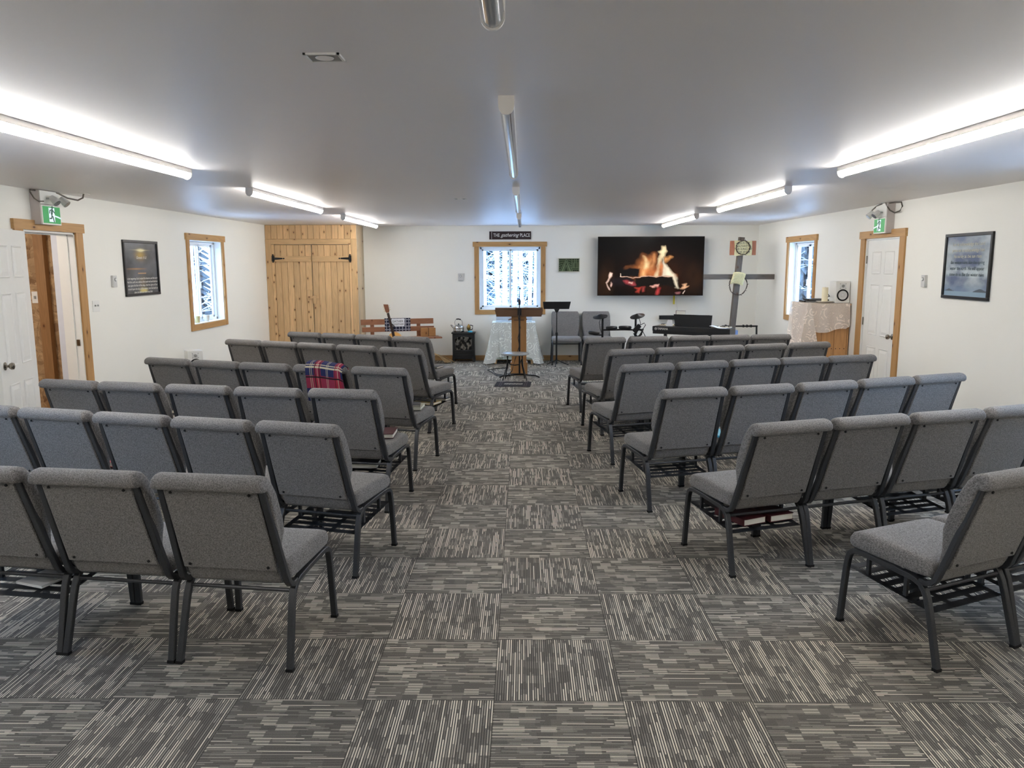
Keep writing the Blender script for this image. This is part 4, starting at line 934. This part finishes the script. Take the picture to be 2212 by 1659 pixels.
bl = thing('plaid_throw', 'dark blue plaid throw with a white patch lettered GATHER TOGETHER on the bench back', 'throw', onb(0, 0, .78), ba*.55)
def plaid1(U, V):
    C = np.ones(U.shape+(3,))*np.array(s2l((26, 30, 50)))
    for k in range(8):
        for ax, nn in ((U, 8), (V, 4)):
            if k < nn: C[np.abs(ax*nn-k-.5) < .13] = s2l((150, 152, 160))
    return C
pb = picture('front', 'wool', bl, .43, .215, 110, 60, plaid1, y=-.012, cx=0, cz=-.1)
MB().box(-.215, .215, -.0115, .034, -.004, .008).build('fold', 'black_matte', bl)
wp = MB().prism([(-.115, -.13), (.10, -.13), (.115, -.11), (.115, .003), (-.10, .003)], -.016, -.0125).build('white_patch', 'paper', bl)
text('GATHER', .048, 'ink', wp, (0, -.017, -.045)); text('TOGETHER', .040, 'ink', wp, (0, -.017, -.095))
cra = thing('wooden_crate', 'small two-part wooden box standing on the right end of the bench', 'box', onb(.50, -.08, .4805), ba*.55)
for i, x in enumerate((-.063, .063)):
    MB().box(x-.058, x+.058, -.05, .05, 0, .14).build('case', 'crate_wood', cra, bevel=.004)
gs = thing('guitar', 'acoustic guitar upright on a stand before the bench', 'guitar', (-2.05, 12.92, .115), 0)
gr = Matrix.Rotation(R(-13), 4, 'Y')
def gout(s=1.):
    pts = []
    for k in range(40):
        a = 2*PI*k/40; z = -.235*math.cos(a); w = .185 if z < 0 else .145
        x = w*math.sin(a)*(1-.22*math.exp(-((z-.04)/.06)**2)); pts.append((x*s, z*s+.235))
    return pts
MB().prism(gout(), -.045, .045, gr).build('body', 'guitar_top', gs, bevel=.004)
MB().cone((0, -.0465, .30), (0, -.0455, .30), .048, .048, 24, gr).build('sound_hole', 'rubber', gs)
MB().box(-.07, .07, -.052, -.046, .12, .135, gr).build('bridge', 'guitar_dark', gs)
MB().prism([(-.022, .36), (.022, .36), (.018, .80), (-.018, .80)], -.058, -.046, gr).prism([(-.022, .45), (.022, .45), (.018, .80), (-.018, .80)], -.045, -.025, gr).build('fretboard', 'guitar_dark', gs)
MB().prism([(-.02, .80), (.02, .80), (.034, .83), (.038, .93), (-.038, .95), (-.034, .83)], -.05, -.034, gr).build('headstock', 'guitar_head', gs, bevel=.002)
MB().box(-.019, .019, -.060, -.05, .796, .803, gr).build('nut', 'ivory', gs)
pg = MB()
for k in range(3):
    for s in (-1, 1): pg.cone((s*.036, -.042, .84+.033*k), (s*.058, -.042, .84+.033*k), .006, .008, 8, gr)
pg.build('tuning_peg', 'ivory', gs)
stg = MB()
for k in range(6): x = -.014+.0056*k; stg.add([tuple(gr @ Vector(p)) for p in ((x-.0006, -.0605, .13), (x+.0006, -.0605, .13), (x+.0006, -.0605, .80), (x-.0006, -.0605, .80))], [(0, 1, 2, 3)])
stg.build('strings', 'nickel', gs, fix=False)
gt = thing('guitar_stand', 'black guitar stand with forked neck rest holding the acoustic guitar', 'stand', (-2.05, 12.92, 0))
gq = lambda x, y, z: tuple(gr @ Vector((x, y, z))+Vector((0, 0, .115)))
MB().tube([gq(0, .06, .0), gq(-.0, .07, .47), gq(-.0, .05, .55)], .009, 8).build('upright', 'black_metal', gt, smooth=40)
MB().tube([gq(.03, -.09, .60), gq(.045, -.02, .56), gq(.03, .05, .55), gq(-.03, .05, .55), gq(-.05, -.02, .56), gq(-.06, -.09, .60)], .008, 8).build('neck_fork', 'black_metal', gt, smooth=40)
for a in (30, 150, 270): MB().tube([(0, .05, .10), (.2*math.cos(R(a)), .05+.2*math.sin(R(a)), .01)], .009, 8).build('leg', 'black_metal', gt)
MB().tube([(-.1, -.07, .1), (-.1, .05, .097), (.1, .05, .097), (.1, -.07, .1)], .009, 8).build('body_rest', 'black_metal', gt)
pl = thing('potted_plant', 'low leafy green potted plant between the pine closet and the bench', 'plant', (-2.60, 12.75, 0))
MB().lathe([(.07, 0), (.10, .22), (.105, .23), (.09, .23), (.085, .2)], 20).build('pot', 'stove_black', pl, smooth=40)
lv = MB()
for k in range(90):
    a = random.uniform(0, 2*PI); r_ = random.uniform(.05, .2); z = random.uniform(.33, .52)-.4*r_; p = Vector((r_*math.cos(a), r_*math.sin(a), z)); d = Vector((math.cos(a), math.sin(a), .5)).normalized()*.05; w = Vector((-math.sin(a), math.cos(a), 0))*.014
    lv.add([p, p+d*.5+w, p+d, p+d*.5-w], [(0, 1, 2, 3)]); 
    if k % 5 == 0: lv.tube([(0, 0, .2), tuple(p*.5+Vector((0, 0, .2))), tuple(p)], .003, 4)
lv.build('foliage', 'leaf', pl, fix=False)
br = thing('straw_broom', 'straw broom head lying on the floor under the right end of the bench', 'broom', (-1.47, 13.47, 0))
for k in range(34):
    a = R(-25-38*k/34+random.uniform(-3, 3)); L_ = .38+random.uniform(-.06, .04); z0 = .16
    o_ = MB().tube([(-.12, .05, z0), (-.12+L_*.55*math.cos(a*.6), .05-.1*abs(math.sin(a)), z0*.6), (-.12+L_*math.cos(a*.6), .05-.3*abs(math.sin(a)), .008+random.random()*.02)], .0045, 4)
    if k == 0: S_ = o_
    else: S_.add(o_.v, o_.f)
S_.build('bristles', 'straw', br); MB().tube([(-.12, .05, .16), (-.4, .12, .30)], .012, 8).build('handle', 'pine', br)

# ------------------------------------------------------------------ right side stand with lace, candle, speaker
sd = thing('plank_cabinet', 'tall pine plank cabinet with lace on top against the right wall', 'cabinet', (3.78, 10.05, 0))
planks(-.235, .235, 0, 1.165, -.30, -.28, .155).build('front_planks', 'stand_pine', sd)
planks(-.235, .235, 0, 1.165, .28, .30, .155).build('back_planks', 'stand_pine', sd)
MB().box(-.25, -.236, -.30, .30, 0, 1.165).box(.236, .25, -.30, .30, 0, 1.165).build('side_panel', 'stand_pine', sd)
MB().box(-.26, .26, -.31, .31, 1.166, 1.186).build('top', 'stand_pine', sd)
nb = MB()
for i in range(9): x = -.205+i*.0512; nb.cone((x, -.3035, .63), (x, -.3005, .63), .006, .006, 8)
nb.build('nail_head', 'guitar_dark', sd)
def zf(u, v):
    if v < -.98: return .62-.10*math.sin((u+1)*2.2)-.12*max(0, u)      # short at the front
    return 0.
cl2 = MB(); x0, x1, y0, y1 = 3.515, 4.02, 9.735, 10.365
# top, front swag and long side fall as one lace cloth
def clf(a, b):
    n_ = a
    return None
cl2.add([(x0, y0, 1.190), (x1, y0, 1.190), (x1, y1, 1.190), (x0, y1, 1.190)], [(0, 1, 2, 3)])
def front(a, b):
    x = x0+.0+(x1-x0)*a; drop = .30+.06*math.sin(a*5.2)+.13*max(0, a-.35)-.1*max(0, a-.9)*5
    return (min(4.035, x+.035*b*max(0, a-.8)*4*(1-.6*b)), y0-.006-.02*b-.012*math.sin(a*17)*b, 1.190-drop*b)
cl2.grid(front, 30, 12)
def side(a, b):
    y = y1+(y0-y1)*a; drop = .62+.3*(1-a)
    return (x0-.006-.07*b*(1-.3*a)-.018*math.sin(a*22)*b-.06*b*a*a, y-.05*b*a, 1.190-drop*b)
cl2.grid(side, 30, 14)
def corner(a, b):   # the fold that falls at the front left corner
    drop = .62
    p0 = side(1, b); p1 = (x0+.02+.125*b, y0-.03-.02*b, 1.190-(drop+.0)*b)
    return tuple(p0[k]*(1-a)+p1[k]*a for k in range(2))+(p0[2]*(1-a)+p1[2]*a-.0*b,)
cl2.grid(corner, 6, 14)
tag(cl2.build('lace_cloth', 'lace_warm', None, smooth=50), 'cream lace cloth hanging unevenly over the pine plank cabinet', 'cloth')
zt = 1.1925
sp = thing('studio_speaker', 'white studio speaker with black-ringed cone on the lace-topped cabinet', 'speaker', (3.95, 9.90, zt))
def speaker_parts(t, w, h, d):
    box('cabinet', 'white_plastic', t, -w/2, w/2, -d/2, d/2, 0, h, bevel=.005); f = -d/2
    MB().tube([(0+.066*math.cos(a)*w/.185, f-.004, h*.36+.066*w/.185*math.sin(a)) for a in np.linspace(0, 2*PI, 32, endpoint=False)], .0095*w/.185, 8, closed=True, upv=(0, 1, 0)).build('woofer_surround', 'rubber', t, smooth=True)
    mm = Matrix.Translation((0, f-.002, h*.36)) @ Matrix.Rotation(PI/2, 4, 'X')
    MB().lathe([(.061*w/.185, -.004), (.061*w/.185, .004), (.040*w/.185, .0015), (.027*w/.185, .001), (.022*w/.185, .008), (.002, .012)], 28, mm).build('woofer_cone', 'speaker_cone', t, smooth=40)
    m2 = Matrix.Translation((0, f-.002, h*.78)) @ Matrix.Rotation(PI/2, 4, 'X')
    MB().lathe([(.05*w/.185, -.003), (.045*w/.185, .003), (.024*w/.185, .0035)], 4, m2 @ Matrix.Rotation(PI/4, 4, 'Z')).build('tweeter_plate', 'speaker_cone', t)
    MB().lathe([(.019*w/.185, .002), (.019*w/.185, .005), (.010*w/.185, .007), (.001, .009)], 16, m2).build('tweeter', 'grey_plastic', t, smooth=40)
    sc_ = MB()
    for x, z in ((-.035, .88), (.035, .88), (-.035, .68), (.035, .68)): sc_.cone((x*w/.185, f-.003, h*z), (x*w/.185, f+.001, h*z), .004, .004, 8)
    sc_.build('screw', 'rubber', t)
speaker_parts(sp, .178, .268, .2)
s2 = thing('studio_speaker', 'white speaker low against the left wall beyond the fourth row of chairs', 'speaker', (-4.12, 9.66, .36), R(35)); speaker_parts(s2, .18, .268, .2)
tag(MB().box(-4.24, -4.0, 9.54, 9.78, 0, .03).box(-4.14, -4.10, 9.64, 9.68, .03, .33).box(-4.22, -4.02, 9.56, 9.76, .33, .359).build('speaker_stand', 'black_metal'), 'low black stand under the white speaker at the left wall', 'stand')
ps = thing('saucer', 'cream ceramic plate under the candle on the lace-topped cabinet', 'plate', (3.755, 9.86, zt)); MB().lathe([(.05, 0), (.06, .004), (.1, .018), (.104, .021), (.098, .022), (.06, .01), (.002, .008)], 28).build('dish', 'ceramic', ps, smooth=40)
cn = thing('pillar_candle', 'thick cream pillar candle standing on the plate', 'candle', (3.755, 9.86, zt+.009)); MB().lathe([(.036, 0), (.037, .004), (.037, .178), (.033, .183), (.028, .178), (.002, .177)], 24).build('wax', 'candle_wax', cn, smooth=40)
MB().tube([(0, 0, .176), (.001, 0, .188)], .0012, 5).build('wick', 'rubber', cn)
for i, (x, y, w, d, h, z, lb) in enumerate(((3.70, 10.12, .28, .2, .022, zt, 'flat black equipment box, bottom of the stack left of the candle'), (3.72, 10.13, .22, .16, .02, zt+.0225, 'flat black equipment box resting on a wider one near the window'), (3.88, 10.14, .14, .14, .03, zt+.0, 'small black equipment box behind the candle, beside the speaker'))):
    e = thing('equipment_box', lb, 'electronics', (x if i < 2 else 3.93, y, z)); box('case', 'black_plastic', e, -w/2 if i < 2 else -.07, w/2 if i < 2 else .07, -d/2, d/2, 0, h, bevel=.003)
    MB().box(-w/2+.02 if i < 2 else -.05, w/2-.02 if i < 2 else .05, -d/2-.0015, -d/2-.0001, h*.3, h*.6).build('front_strip', 'grey_plastic', e)
tag(MB().tube([(3.80, 10.0, zt+.05), (3.81, 9.98, zt+.09), (3.84, 9.97, zt+.10), (3.87, 9.98, zt+.06), (3.90, 9.99, zt+.03), (3.86, 10.0, zt+.02), (3.81, 10.0, zt+.01), (3.84, 10.02, zt+.05), (3.90, 10.03, zt+.11), (3.92, 10.03, zt+.13)], .005, 6).build('audio_cable', 'cord'), 'coiled black cable between the candle and the white speaker', 'cable')

# ------------------------------------------------------------------ posters
L3 = lambda a, b, w: np.array(a)*(1-w[..., None])+np.array(b)*w[..., None]
def poster_sky(U, V):
    n = vnoise(U, V, 3, 5, 3, 5); C = L3(s2l((92, 104, 132)), s2l((176, 186, 190)), np.clip((n-.32)*2.6, 0, 1))
    m_ = np.clip(1-np.abs(V-.42)/.25, 0, 1)*np.clip((n-.45)*3, 0, 1); C = L3s(C, s2l((206, 218, 218)), m_)
    C = L3s(C, s2l((126, 148, 172)), np.clip((.22-V)/.1, 0, 1)*.6)
    hill = (V < .085+.035*np.clip(1-np.abs(U-.12)/.1, 0, 1)) & (V > .075) & (U < .24) | (V < .075+.06*np.clip(1-np.abs(U-.84)/.16, 0, 1)**.6) & (V > .075) & (U > .68)
    C[hill] = s2l((84, 92, 98)); C[V < .075] = s2l((142, 166, 182))
    return C
def L3s(C, col, w): return C*(1-w[..., None])+np.array(col)*w[..., None]
def poster_dark(U, V):
    n = vnoise(U, V, 3, 4, 9, 5); C = L3(s2l((58, 58, 60)), s2l((104, 106, 112)), np.clip((n-.35)*2, 0, 1))
    C = L3s(C, s2l((196, 160, 62)), np.exp(-(((U-.48)/.14)**2+((V-.76)/.09)**2))*.85)
    C = L3s(C, s2l((236, 226, 176)), np.clip(1.4*np.exp(-(((U-.5)/.09)**2+((V-.855)/.028)**2))+.9*np.exp(-(((U-.5)/.2)**2+((V-.86)/.008)**2)), 0, 1))
    C = L3s(C, s2l((206, 150, 84)), np.exp(-((V-.485)/.012)**2)*np.clip(1-np.abs(U-.33)/.36, 0, 1)*.9)
    C = L3s(C, s2l((226, 170, 110)), np.exp(-((V-.395)/.008)**2)*(np.abs(U-.5) < .13))
    C = L3s(C, s2l((140, 124, 92)), np.exp(-((U-.5)/.1)**2)*np.clip((.38-V)/.1, 0, 1)*.6)
    C = L3s(C, s2l((228, 212, 130)), (np.exp(-((U-.52)/.12)**4))*np.clip((.115-V)/.05, 0, 1)*(V > .015)*.95)
    return C
def poster(loc, rz, w, h, fn, label, lines):
    t = thing('framed_poster', label, 'poster', loc, rz); f = .028
    m = MB(); m.box(-w/2, w/2, -.022, 0, h/2-f, h/2).box(-w/2, w/2, -.022, 0, -h/2, -h/2+f).box(-w/2, -w/2+f, -.022, 0, -h/2+f, h/2-f).box(w/2-f, w/2, -.022, 0, -h/2+f, h/2-f); m.build('frame', 'black_plastic', t, bevel=.003)
    pc = picture('print', 'print', t, w-2*f, h-2*f, 130, 110, fn, y=-.008)
    for s_, z, sz, mt, sh, sx in lines: text(s_, sz, mt, pc, (0, -.0095, z), shear=sh, sx=sx, name='verse_text', ext=.0004)
poster((XL, 8.86, 1.645), PI/2, .80, .61, poster_dark, 'black-framed dark poster with golden light and white script verse, left wall',
       [('Genesis 1:1-3', .115, .042, 'sign_white', .4, 1)]+[(s_, -.115-.038*i, .032, 'sign_white', .35, 1.0) for i, s_ in enumerate(('In the beginning God created the heavens and the earth', 'And the earth was without form and void and darkness', 'was upon the face of the deep. And the Spirit of God', 'moved upon the face of the waters. And God said Let', 'there be light and there was light'))])
t = NT('print_ink'); t.col(s2l((88, 104, 108))); t.set(.5); M['print_ink'] = t.mat
poster((XR, 7.275, 1.648), -PI/2, .765, .60, poster_sky, 'black-framed poster of clouds over a beach with a verse, right wall',
       [(s_, .20-.055*i, .046, 'frame_light' if i < 3 else 'print_ink', 0, .95) for i, s_ in enumerate(('Let us acknowledge the Lord', 'press on to acknowledge him', 'As surely as the sun rises', 'the winter rains, like the spring', 'water the earth. He will appear', 'come to us like the winter rains'))])
for x in (-.14, -.10, .02): pass

# ------------------------------------------------------------------ exit signs
def exit_sign(loc, rz, label, flip, pipe, plate_x, plate_y):
    t = thing('exit_sign', label, 'exit sign', loc, rz)
    ct = ZC-loc[2]-.003; box('housing', 'exit_housing', t, -.14, .14, -.085, 0, -.15, ct, bevel=.003)
    box('battery_case', 'white_plastic', t, -.14, .14, -.095, -.0851, .026, ct-.005, bevel=.003)
    f = MB(); a = .14; b0, b1 = -.15, .02
    f.box(-a, a, -.1, -.0851, b0, b1).build('sign_rim', 'white_plastic', t, bevel=.002)
    face = MB().box(-a+.012, a-.012, -.102, -.1001, b0+.012, b1-.012).build('face', 'exit_green_lit', t)
    MB().box(-.045, .04, -.104, -.1021, b0+.025, b1-.022).build('doorway', 'exit_white_lit', face)
    r_ = MB(); Y = (-.1065, -.1041); k = flip
    zc = -.058
    r_.cone((0.008*k, Y[0], zc+.06), (0.008*k, Y[1], zc+.06), .012, .012, 16)
    def limb(pts, w):
        for p, q in zip(pts, pts[1:]):
            p, q = Vector((p[0]*k, 0, p[1]+zc)), Vector((q[0]*k, 0, q[1]+zc)); d = (q-p).normalized(); n = Vector((-d.z, 0, d.x))*w/2; p = p-d*w*.2; q = q+d*w*.2
            r_.prism([((p-n).x, (p-n).z), ((q-n).x, (q-n).z), ((q+n).x, (q+n).z), ((p+n).x, (p+n).z)], *Y)
    limb([(.004, .042), (-.006, .0)], .022); limb([(-.004, .04), (-.03, .032), (-.036, .008)], .009); limb([(.010, .038), (.028, .02), (.04, .012)], .009)
    limb([(-.004, .0), (-.010, -.035), (-.040, -.038)], .011); limb([(-.002, 0), (.014, -.035), (.024, -.066)], .011)
    r_.build('running_figure', 'exit_dark', face)
    MB().prism([(.0*k, -.07), (.09*k, -.088), (.128*k, -.096), (.128*k, -.084), (.09*k, -.074), (.0*k, -.06)][::k], -.1085, -.1066).build('arrow_swoosh', 'exit_white_lit', face)
    for x, dx in ((-.03, -.02), (.115, .06)):
        h_ = MB(); c = Vector((x*k, -.14, .075)); d = Vector((dx*k*1.2, -.55, -.55)).normalized()
        h_.cone(c-d*.02, c+d*.055, .024, .036, 20); hd = h_.build('lamp_head', 'thermo_white', t, smooth=40)
        MB().cone(c+d*.0551, c+d*.058, .033, .033, 20).build('lamp_lens', 'chrome', hd, smooth=40)
        MB().tube([(x*k-.03*k, -.1, .075), tuple(c-d*.01)], .008, 8).build('lamp_arm', 'grey_plastic', t)
    MB().tube(pipe, .0075, 8).build('conduit', 'steel_pipe', t, smooth=40)
    box('conduit_plate', 'white_plastic', t, plate_x-.05, plate_x+.05, plate_y-.03, plate_y+.03, ct-.002, ct+.002)
exit_sign((XL, 7.075, 2.185), PI/2, 'green running man exit sign with twin lamps above the open left door', 1,
          [(-.09, -.09, .05), (-.15, -.09, .045), (-.20, -.08, .07), (-.235, -.07, .12), (-.215, -.06, .138), (-.1, -.05, .14), (.14, -.095, .136), (.20, -.14, .10), (.26, -.2, .085), (.295, -.23, .11), (.305, -.235, .148)], .305, -.235)
exit_sign((XR, 8.91, 2.155), -PI/2, 'green running man exit sign with twin lamps above the closed right door', -1,
          [(-.20, -.13, .07), (-.17, -.11, .12), (-.12, -.09, .155), (.0, -.095, .168), (.22, -.05, .17), (.33, -.03, .165), (.36, -.03, .12), (.32, -.035, .075), (.24, -.05, .06), (.17, -.07, .09), (.13, -.09, .14), (.12, -.1, .176)], .12, -.1)

# ------------------------------------------------------------------ small things on sills and chairs
c1 = thing('glass_tumbler', 'amber drinking glass on the left window sill', 'glass', (XL-.05, 10.42, .9125))
MB().lathe([(.028, 0), (.034, .09), (.031, .09), (.026, .004), (.002, .003)], 20).build('cup', 'parchment', c1, smooth=40)
c2 = thing('white_cup', 'white cup on the left window sill beside the amber glass', 'cup', (XL-.05, 10.72, .9125)); MB().lathe([(.03, 0), (.042, .085), (.038, .085), (.027, .004), (.002, .003)], 20).build('cup', 'ceramic', c2, smooth=40)
def on_chair(key, lx, ly, z):
    o = CH[key]; a = o.rotation_euler.z; return (o.location.x+lx*math.cos(a)-ly*math.sin(a), o.location.y+lx*math.sin(a)+ly*math.cos(a), z), a
def cbook(key, lx, ly, z, da, w, d, h, cover, label, **k):
    p, a = on_chair(key, lx, ly, z); return book(p, a+R(da), w, d, h, cover, label, **k)
SZ = .4665
cbook(('L3', 0), .115, .33, SZ, 12, .16, .235, .032, 'maroon', 'maroon hymn book on the aisle seat of the third nearest left row')
cbook(('L4', 0), .125, .30, SZ, 12, .15, .21, .026, 'grey_cover', 'lower book of two stacked on the fourth nearest left row aisle seat')
cbook(('L4', 0), .115, .295, SZ+.0265, 20, .125, .175, .014, 'dark_book', 'thin dark-covered book on top of the pair on the fourth nearest left row aisle seat')
cbook(('L6', 0), .09, .30, SZ, 5, .13, .2, .018, 'dark_book', 'black book on the aisle seat of the farthest left row')
rz_ = lambda ly: .2285+.045*(ly-.06)/.41+.004
cbook(('L3', 0), -.02, .22, .262, -80, .17, .25, .034, 'dark_book', 'dark book on the rack under the third nearest left row aisle chair, toward the middle')
cbook(('L3', 0), .06, .41, .272, -80, .12, .25, .026, 'dark_book', 'dark book on the rack under the third nearest left row aisle chair, toward the front')
cbook(('L5', 0), .10, .22, .262, -88, .17, .24, .022, 'yellow_cover', 'yellow-covered book on the rack under the fifth nearest left row aisle chair')
cbook(('L5', 0), .14, .41, .272, -88, .12, .2, .022, 'dark_book', 'blue-black book with white pages on the rack in the fifth nearest left row')
cbook(('R2', 0), -.085, .19, .254, 8, .16, .24, .038, 'maroon', 'maroon hymn book at left on the rack under the second nearest right row aisle chair')
cbook(('R2', 0), .105, .20, .254, 4, .16, .24, .038, 'maroon', 'maroon hymn book at right on the rack under the second nearest right row aisle chair')
cbook(('R2', 0), -.08, .40, .272, 3, .15, .15, .034, 'dark_book', 'dark book behind the maroon hymn books under the second nearest right row aisle chair')
cbook(('L1', 2), .05, .20, .254, -12, .16, .2, .012, 'paper', 'thin white booklet on the rack under the nearest left row, third chair', page='paper')
cbook(('R3', 1), -.13, .21, SZ, 8, .16, .22, .014, 'cyan_cover', 'bright blue booklet on a seat in the third nearest right row')
cbook(('R2', 3), -.10, .26, SZ, 12, .17, .24, .03, 'paper', 'thick white book on the rightmost seat of the second nearest right row', page='paper')
cbook(('R2', 3), -.09, .26, SZ+.0305, 4, .15, .2, .01, 'cyan_cover', 'thin blue booklet on top of the thick white book, second nearest right row')
cbook(('L2', 3), .16, .24, SZ, -6, .14, .2, .03, 'red_print', 'red and white book on the fourth seat of the second nearest left row')
# tartan blanket over a chair back
def plaid2(U, V):
    C = np.ones(U.shape+(3,))*np.array(s2l((34, 42, 88)))
    R_ = np.array(s2l((176, 46, 62)))
    for ax, cs, w in ((U, (.3, .85), .085), (V, (.12, .45, .80), .065)):
        for c in cs:
            m = np.abs(ax-c) < w; C[m] = C[m]*.35+R_*.65
    for ax, cs in ((U, (.12, .16, .3, .55, .59, .85)), (V, (.03, .26, .29, .45, .62, .65, .95))):
        for c in cs:
            m = np.abs(ax-c) < .0045; C[m] = np.array(s2l((196, 188, 160)))
    for ax, cs in ((U, (.36, .24, .79)), (V, (.40, .5, .75))):
        for c in cs:
            m = np.abs(ax-c) < .010; C[m] = np.array(s2l((14, 16, 26)))
    return C
o = CH[('L4', 1)]; bt = thing('tartan_blanket', 'red and blue tartan blanket folded over a chair back in the fourth nearest left row', 'blanket', (o.location.x, o.location.y, 0), o.rotation_euler.z)
path = [(.045, .50), (.035, .62), (.00, .74), (-.03, .82), (-.055, .872), (-.10, .892), (-.148, .880), (-.172, .845), (-.170, .80), (-.160, .74), (-.150, .68), (-.140, .62), (-.13, .57)]
pl_ = [0]
for p, q in zip(path, path[1:]): pl_.append(pl_[-1]+math.hypot(q[0]-p[0], q[1]-p[1]))
def bfn(a, b):
    s = b*pl_[-1]; y = float(np.interp(s, pl_, [p[0] for p in path])); z = float(np.interp(s, pl_, [p[1] for p in path]))
    tail = max(0, (b-.55)/.45); x = -.09+.34*a; x = x*(1-.0*tail)
    fold = .010*math.sin(a*9+b*2)*(.4+tail)+.012*math.exp(-((a-.78)/.06)**2)*tail
    edge = max(0, (a-.86)/.14)
    return (x-.02*edge, y-fold-.006+.03*edge*tail, z+.012*math.sin(a*4+1)*(1-abs(b-.42)*1.5)-.02*edge)
mb = MB(); NU, NV = 100, 130; mb.grid(bfn, NU, NV); ob_ = mb.build('cloth', 'wool', bt, fix=False, smooth=True, solid=.006)
U, V = np.meshgrid(np.linspace(0, 1, NU+1), np.linspace(0, 1, NV+1)); C = plaid2(U, V); at = ob_.data.color_attributes.new('Col', 'FLOAT_COLOR', 'POINT')
A = np.ones((C.shape[0]*C.shape[1], 4), np.float32); A[:, :3] = C.reshape(-1, 3); at.data.foreach_set('color', A.ravel())

# ------------------------------------------------------------------ outside: snow, frosted trees, conifers
g_ = box('snow_ground', 'snow', None, -60, 60, -20, 80, -.6, -.35); tag(g_, 'snow-covered ground outside the windows', 'snow', kind='structure')
def branchy(seed, h, spread=.5, dens=1.):
    r_ = random.Random(seed); tr_, brn = MB(), MB()
    pts = [(0, 0, 0)]; x = y = 0
    for k in range(1, 8): x += r_.uniform(-.06, .06); y += r_.uniform(-.06, .06); pts.append((x, y, h*k/7))
    tr_.tube(pts, .045+h*.003, 5)
    def grow(p, d, L, rad, dep):
        q = p+d*L*.5; q2 = q+(d+Vector((r_.uniform(-.4, .4), r_.uniform(-.4, .4), r_.uniform(-.3, .3)))).normalized()*L*.5
        brn.tube([p, q, q2], rad*.5, 3)
        if dep:
            for _ in range(r_.choice((2, 3, 3))): grow(p+(q2-p)*r_.uniform(.3, 1), (d+Vector((r_.uniform(-.9, .9), r_.uniform(-.9, .9), r_.uniform(-.6, .5)))).normalized(), L*r_.uniform(.45, .7), rad*.65, dep-1)
    n = int(40*dens)
    for k in range(n):
        z = h*(.08+.9*k/n); a = r_.uniform(0, 2*PI); i = min(6, int(z/h*7)); p = Vector(pts[i]).lerp(Vector(pts[i+1]), z/h*7-i)
        grow(p, Vector((math.cos(a), math.sin(a), r_.uniform(-.1, .8))).normalized(), spread*r_.uniform(.6, 1.3)*(1.1-z/h*.6), .016, 2)
    return tr_, brn
protos = []
for sd_ in range(4):
    t = thing('frosted_tree', 'thin frost-white bare tree seen through the windows', 'tree', (0, 0, -.35), 0, 'frosted bare trees outside the windows')
    a_, b_ = branchy(sd_, 6.5+sd_*.4, .8); a_.build('trunk', 'frost', t, fix=False); b_.build('branches', 'frost', t, fix=False); protos.append([t, False])
spots = [(-.95, 18.4), (-.2, 20.6), (-1.25, 20.2), (-.75, 22.4), (.55, 21.4), (-.45, 19.4), (-1.5, 19), (.95, 19.6), (.2, 23.8), (-.7, 21), (1.5, 20.5), (-2.1, 21), (.75, 22.5), (-.1, 23), (-1.3, 23.5), (1.9, 23), (.42, 25.5), (1.3, 18),
         (-8.0, 15.0), (-7.0, 14.2), (-9, 18.5), (-7.6, 17), (-10, 21), (-8.4, 20), (-9.6, 17), (7, 15.5), (8.2, 17.4), (7.8, 19.5), (6.8, 17), (9.5, 21), (9, 18.6), (7.3, 14.2)]
for i, (x, y) in enumerate(spots):
    pr0 = protos[i % 4]; o = pr0[0] if not pr0[1] else copy_tree(pr0[0]); pr0[1] = True; o.location = (x, y, -.35); o.rotation_euler = (0, 0, i*1.7)
def conifer(seed, h, r0, mat, nm, lab, grp, tiers=44):
    r_ = random.Random(seed); m = MB(); t = thing(nm, lab, 'tree', (0, 0, -.4), 0, grp)
    for k in range(tiers):
        z = h*(.05+.93*k/tiers); rr = r0*(1-z/h)+.08; n = max(8, int(26*(1-z/h)+8))
        for j in range(n):
            a = 2*PI*(j+r_.random())/n; L_ = rr*r_.uniform(.7, 1.1); w = .07*L_+.02
            d = Vector((math.cos(a), math.sin(a), 0)); s = Vector((-math.sin(a), math.cos(a), 0)); p = Vector((0, 0, z))
            m.add([p, p+d*L_*.6+s*w+Vector((0, 0, -.08)), p+d*L_+Vector((0, 0, -.28*L_)), p+d*L_*.6-s*w+Vector((0, 0, -.08)), p+d*L_*.6+Vector((0, 0, .06))], [(0, 1, 4), (1, 2, 4), (2, 3, 4), (3, 0, 4), (0, 3, 2, 1)])
    m.build('foliage', mat, t, fix=False); MB().cone((0, 0, 0), (0, 0, h*.9), .12, .03, 8).build('trunk', 'forest_far', t); return t
c0 = conifer(1, 7, 1.2, 'conifer', 'snowy_spruce', 'blue-grey snowy spruce at the left side of the back window', None, 46); c0.location = (-1.75, 21.5, -.4)
f0 = conifer(3, 9, 1.5, 'forest_far', 'distant_spruce', 'distant grey spruce behind the frosted trees', 'distant spruces beyond the windows')
sp_ = [(-9+1.9*i+.4*math.sin(i*3), 28+1.2*math.sin(i*5)) for i in range(11)]+[(-8+1.9*i+.5*math.sin(i*2), 33+math.sin(i*4)) for i in range(10)]
sp_ += [(-13-1.2*math.sin(i*2), 13+2.4*i) for i in range(8)]+[(-17-1.2*math.sin(i*2), 16+2.9*i) for i in range(8)]+[(13+1.2*math.sin(i*2), 13+2.4*i) for i in range(8)]+[(17+1.2*math.sin(i*2), 16+2.9*i) for i in range(8)]
for i, (x, y) in enumerate(sp_):
    o = f0 if i == 0 else copy_tree(f0); o.location = (x, y, -.4); o.rotation_euler = (0, 0, i); o.scale = (1.15+.2*math.sin(i*7),)*2+(.9+.2*math.sin(i*4),)
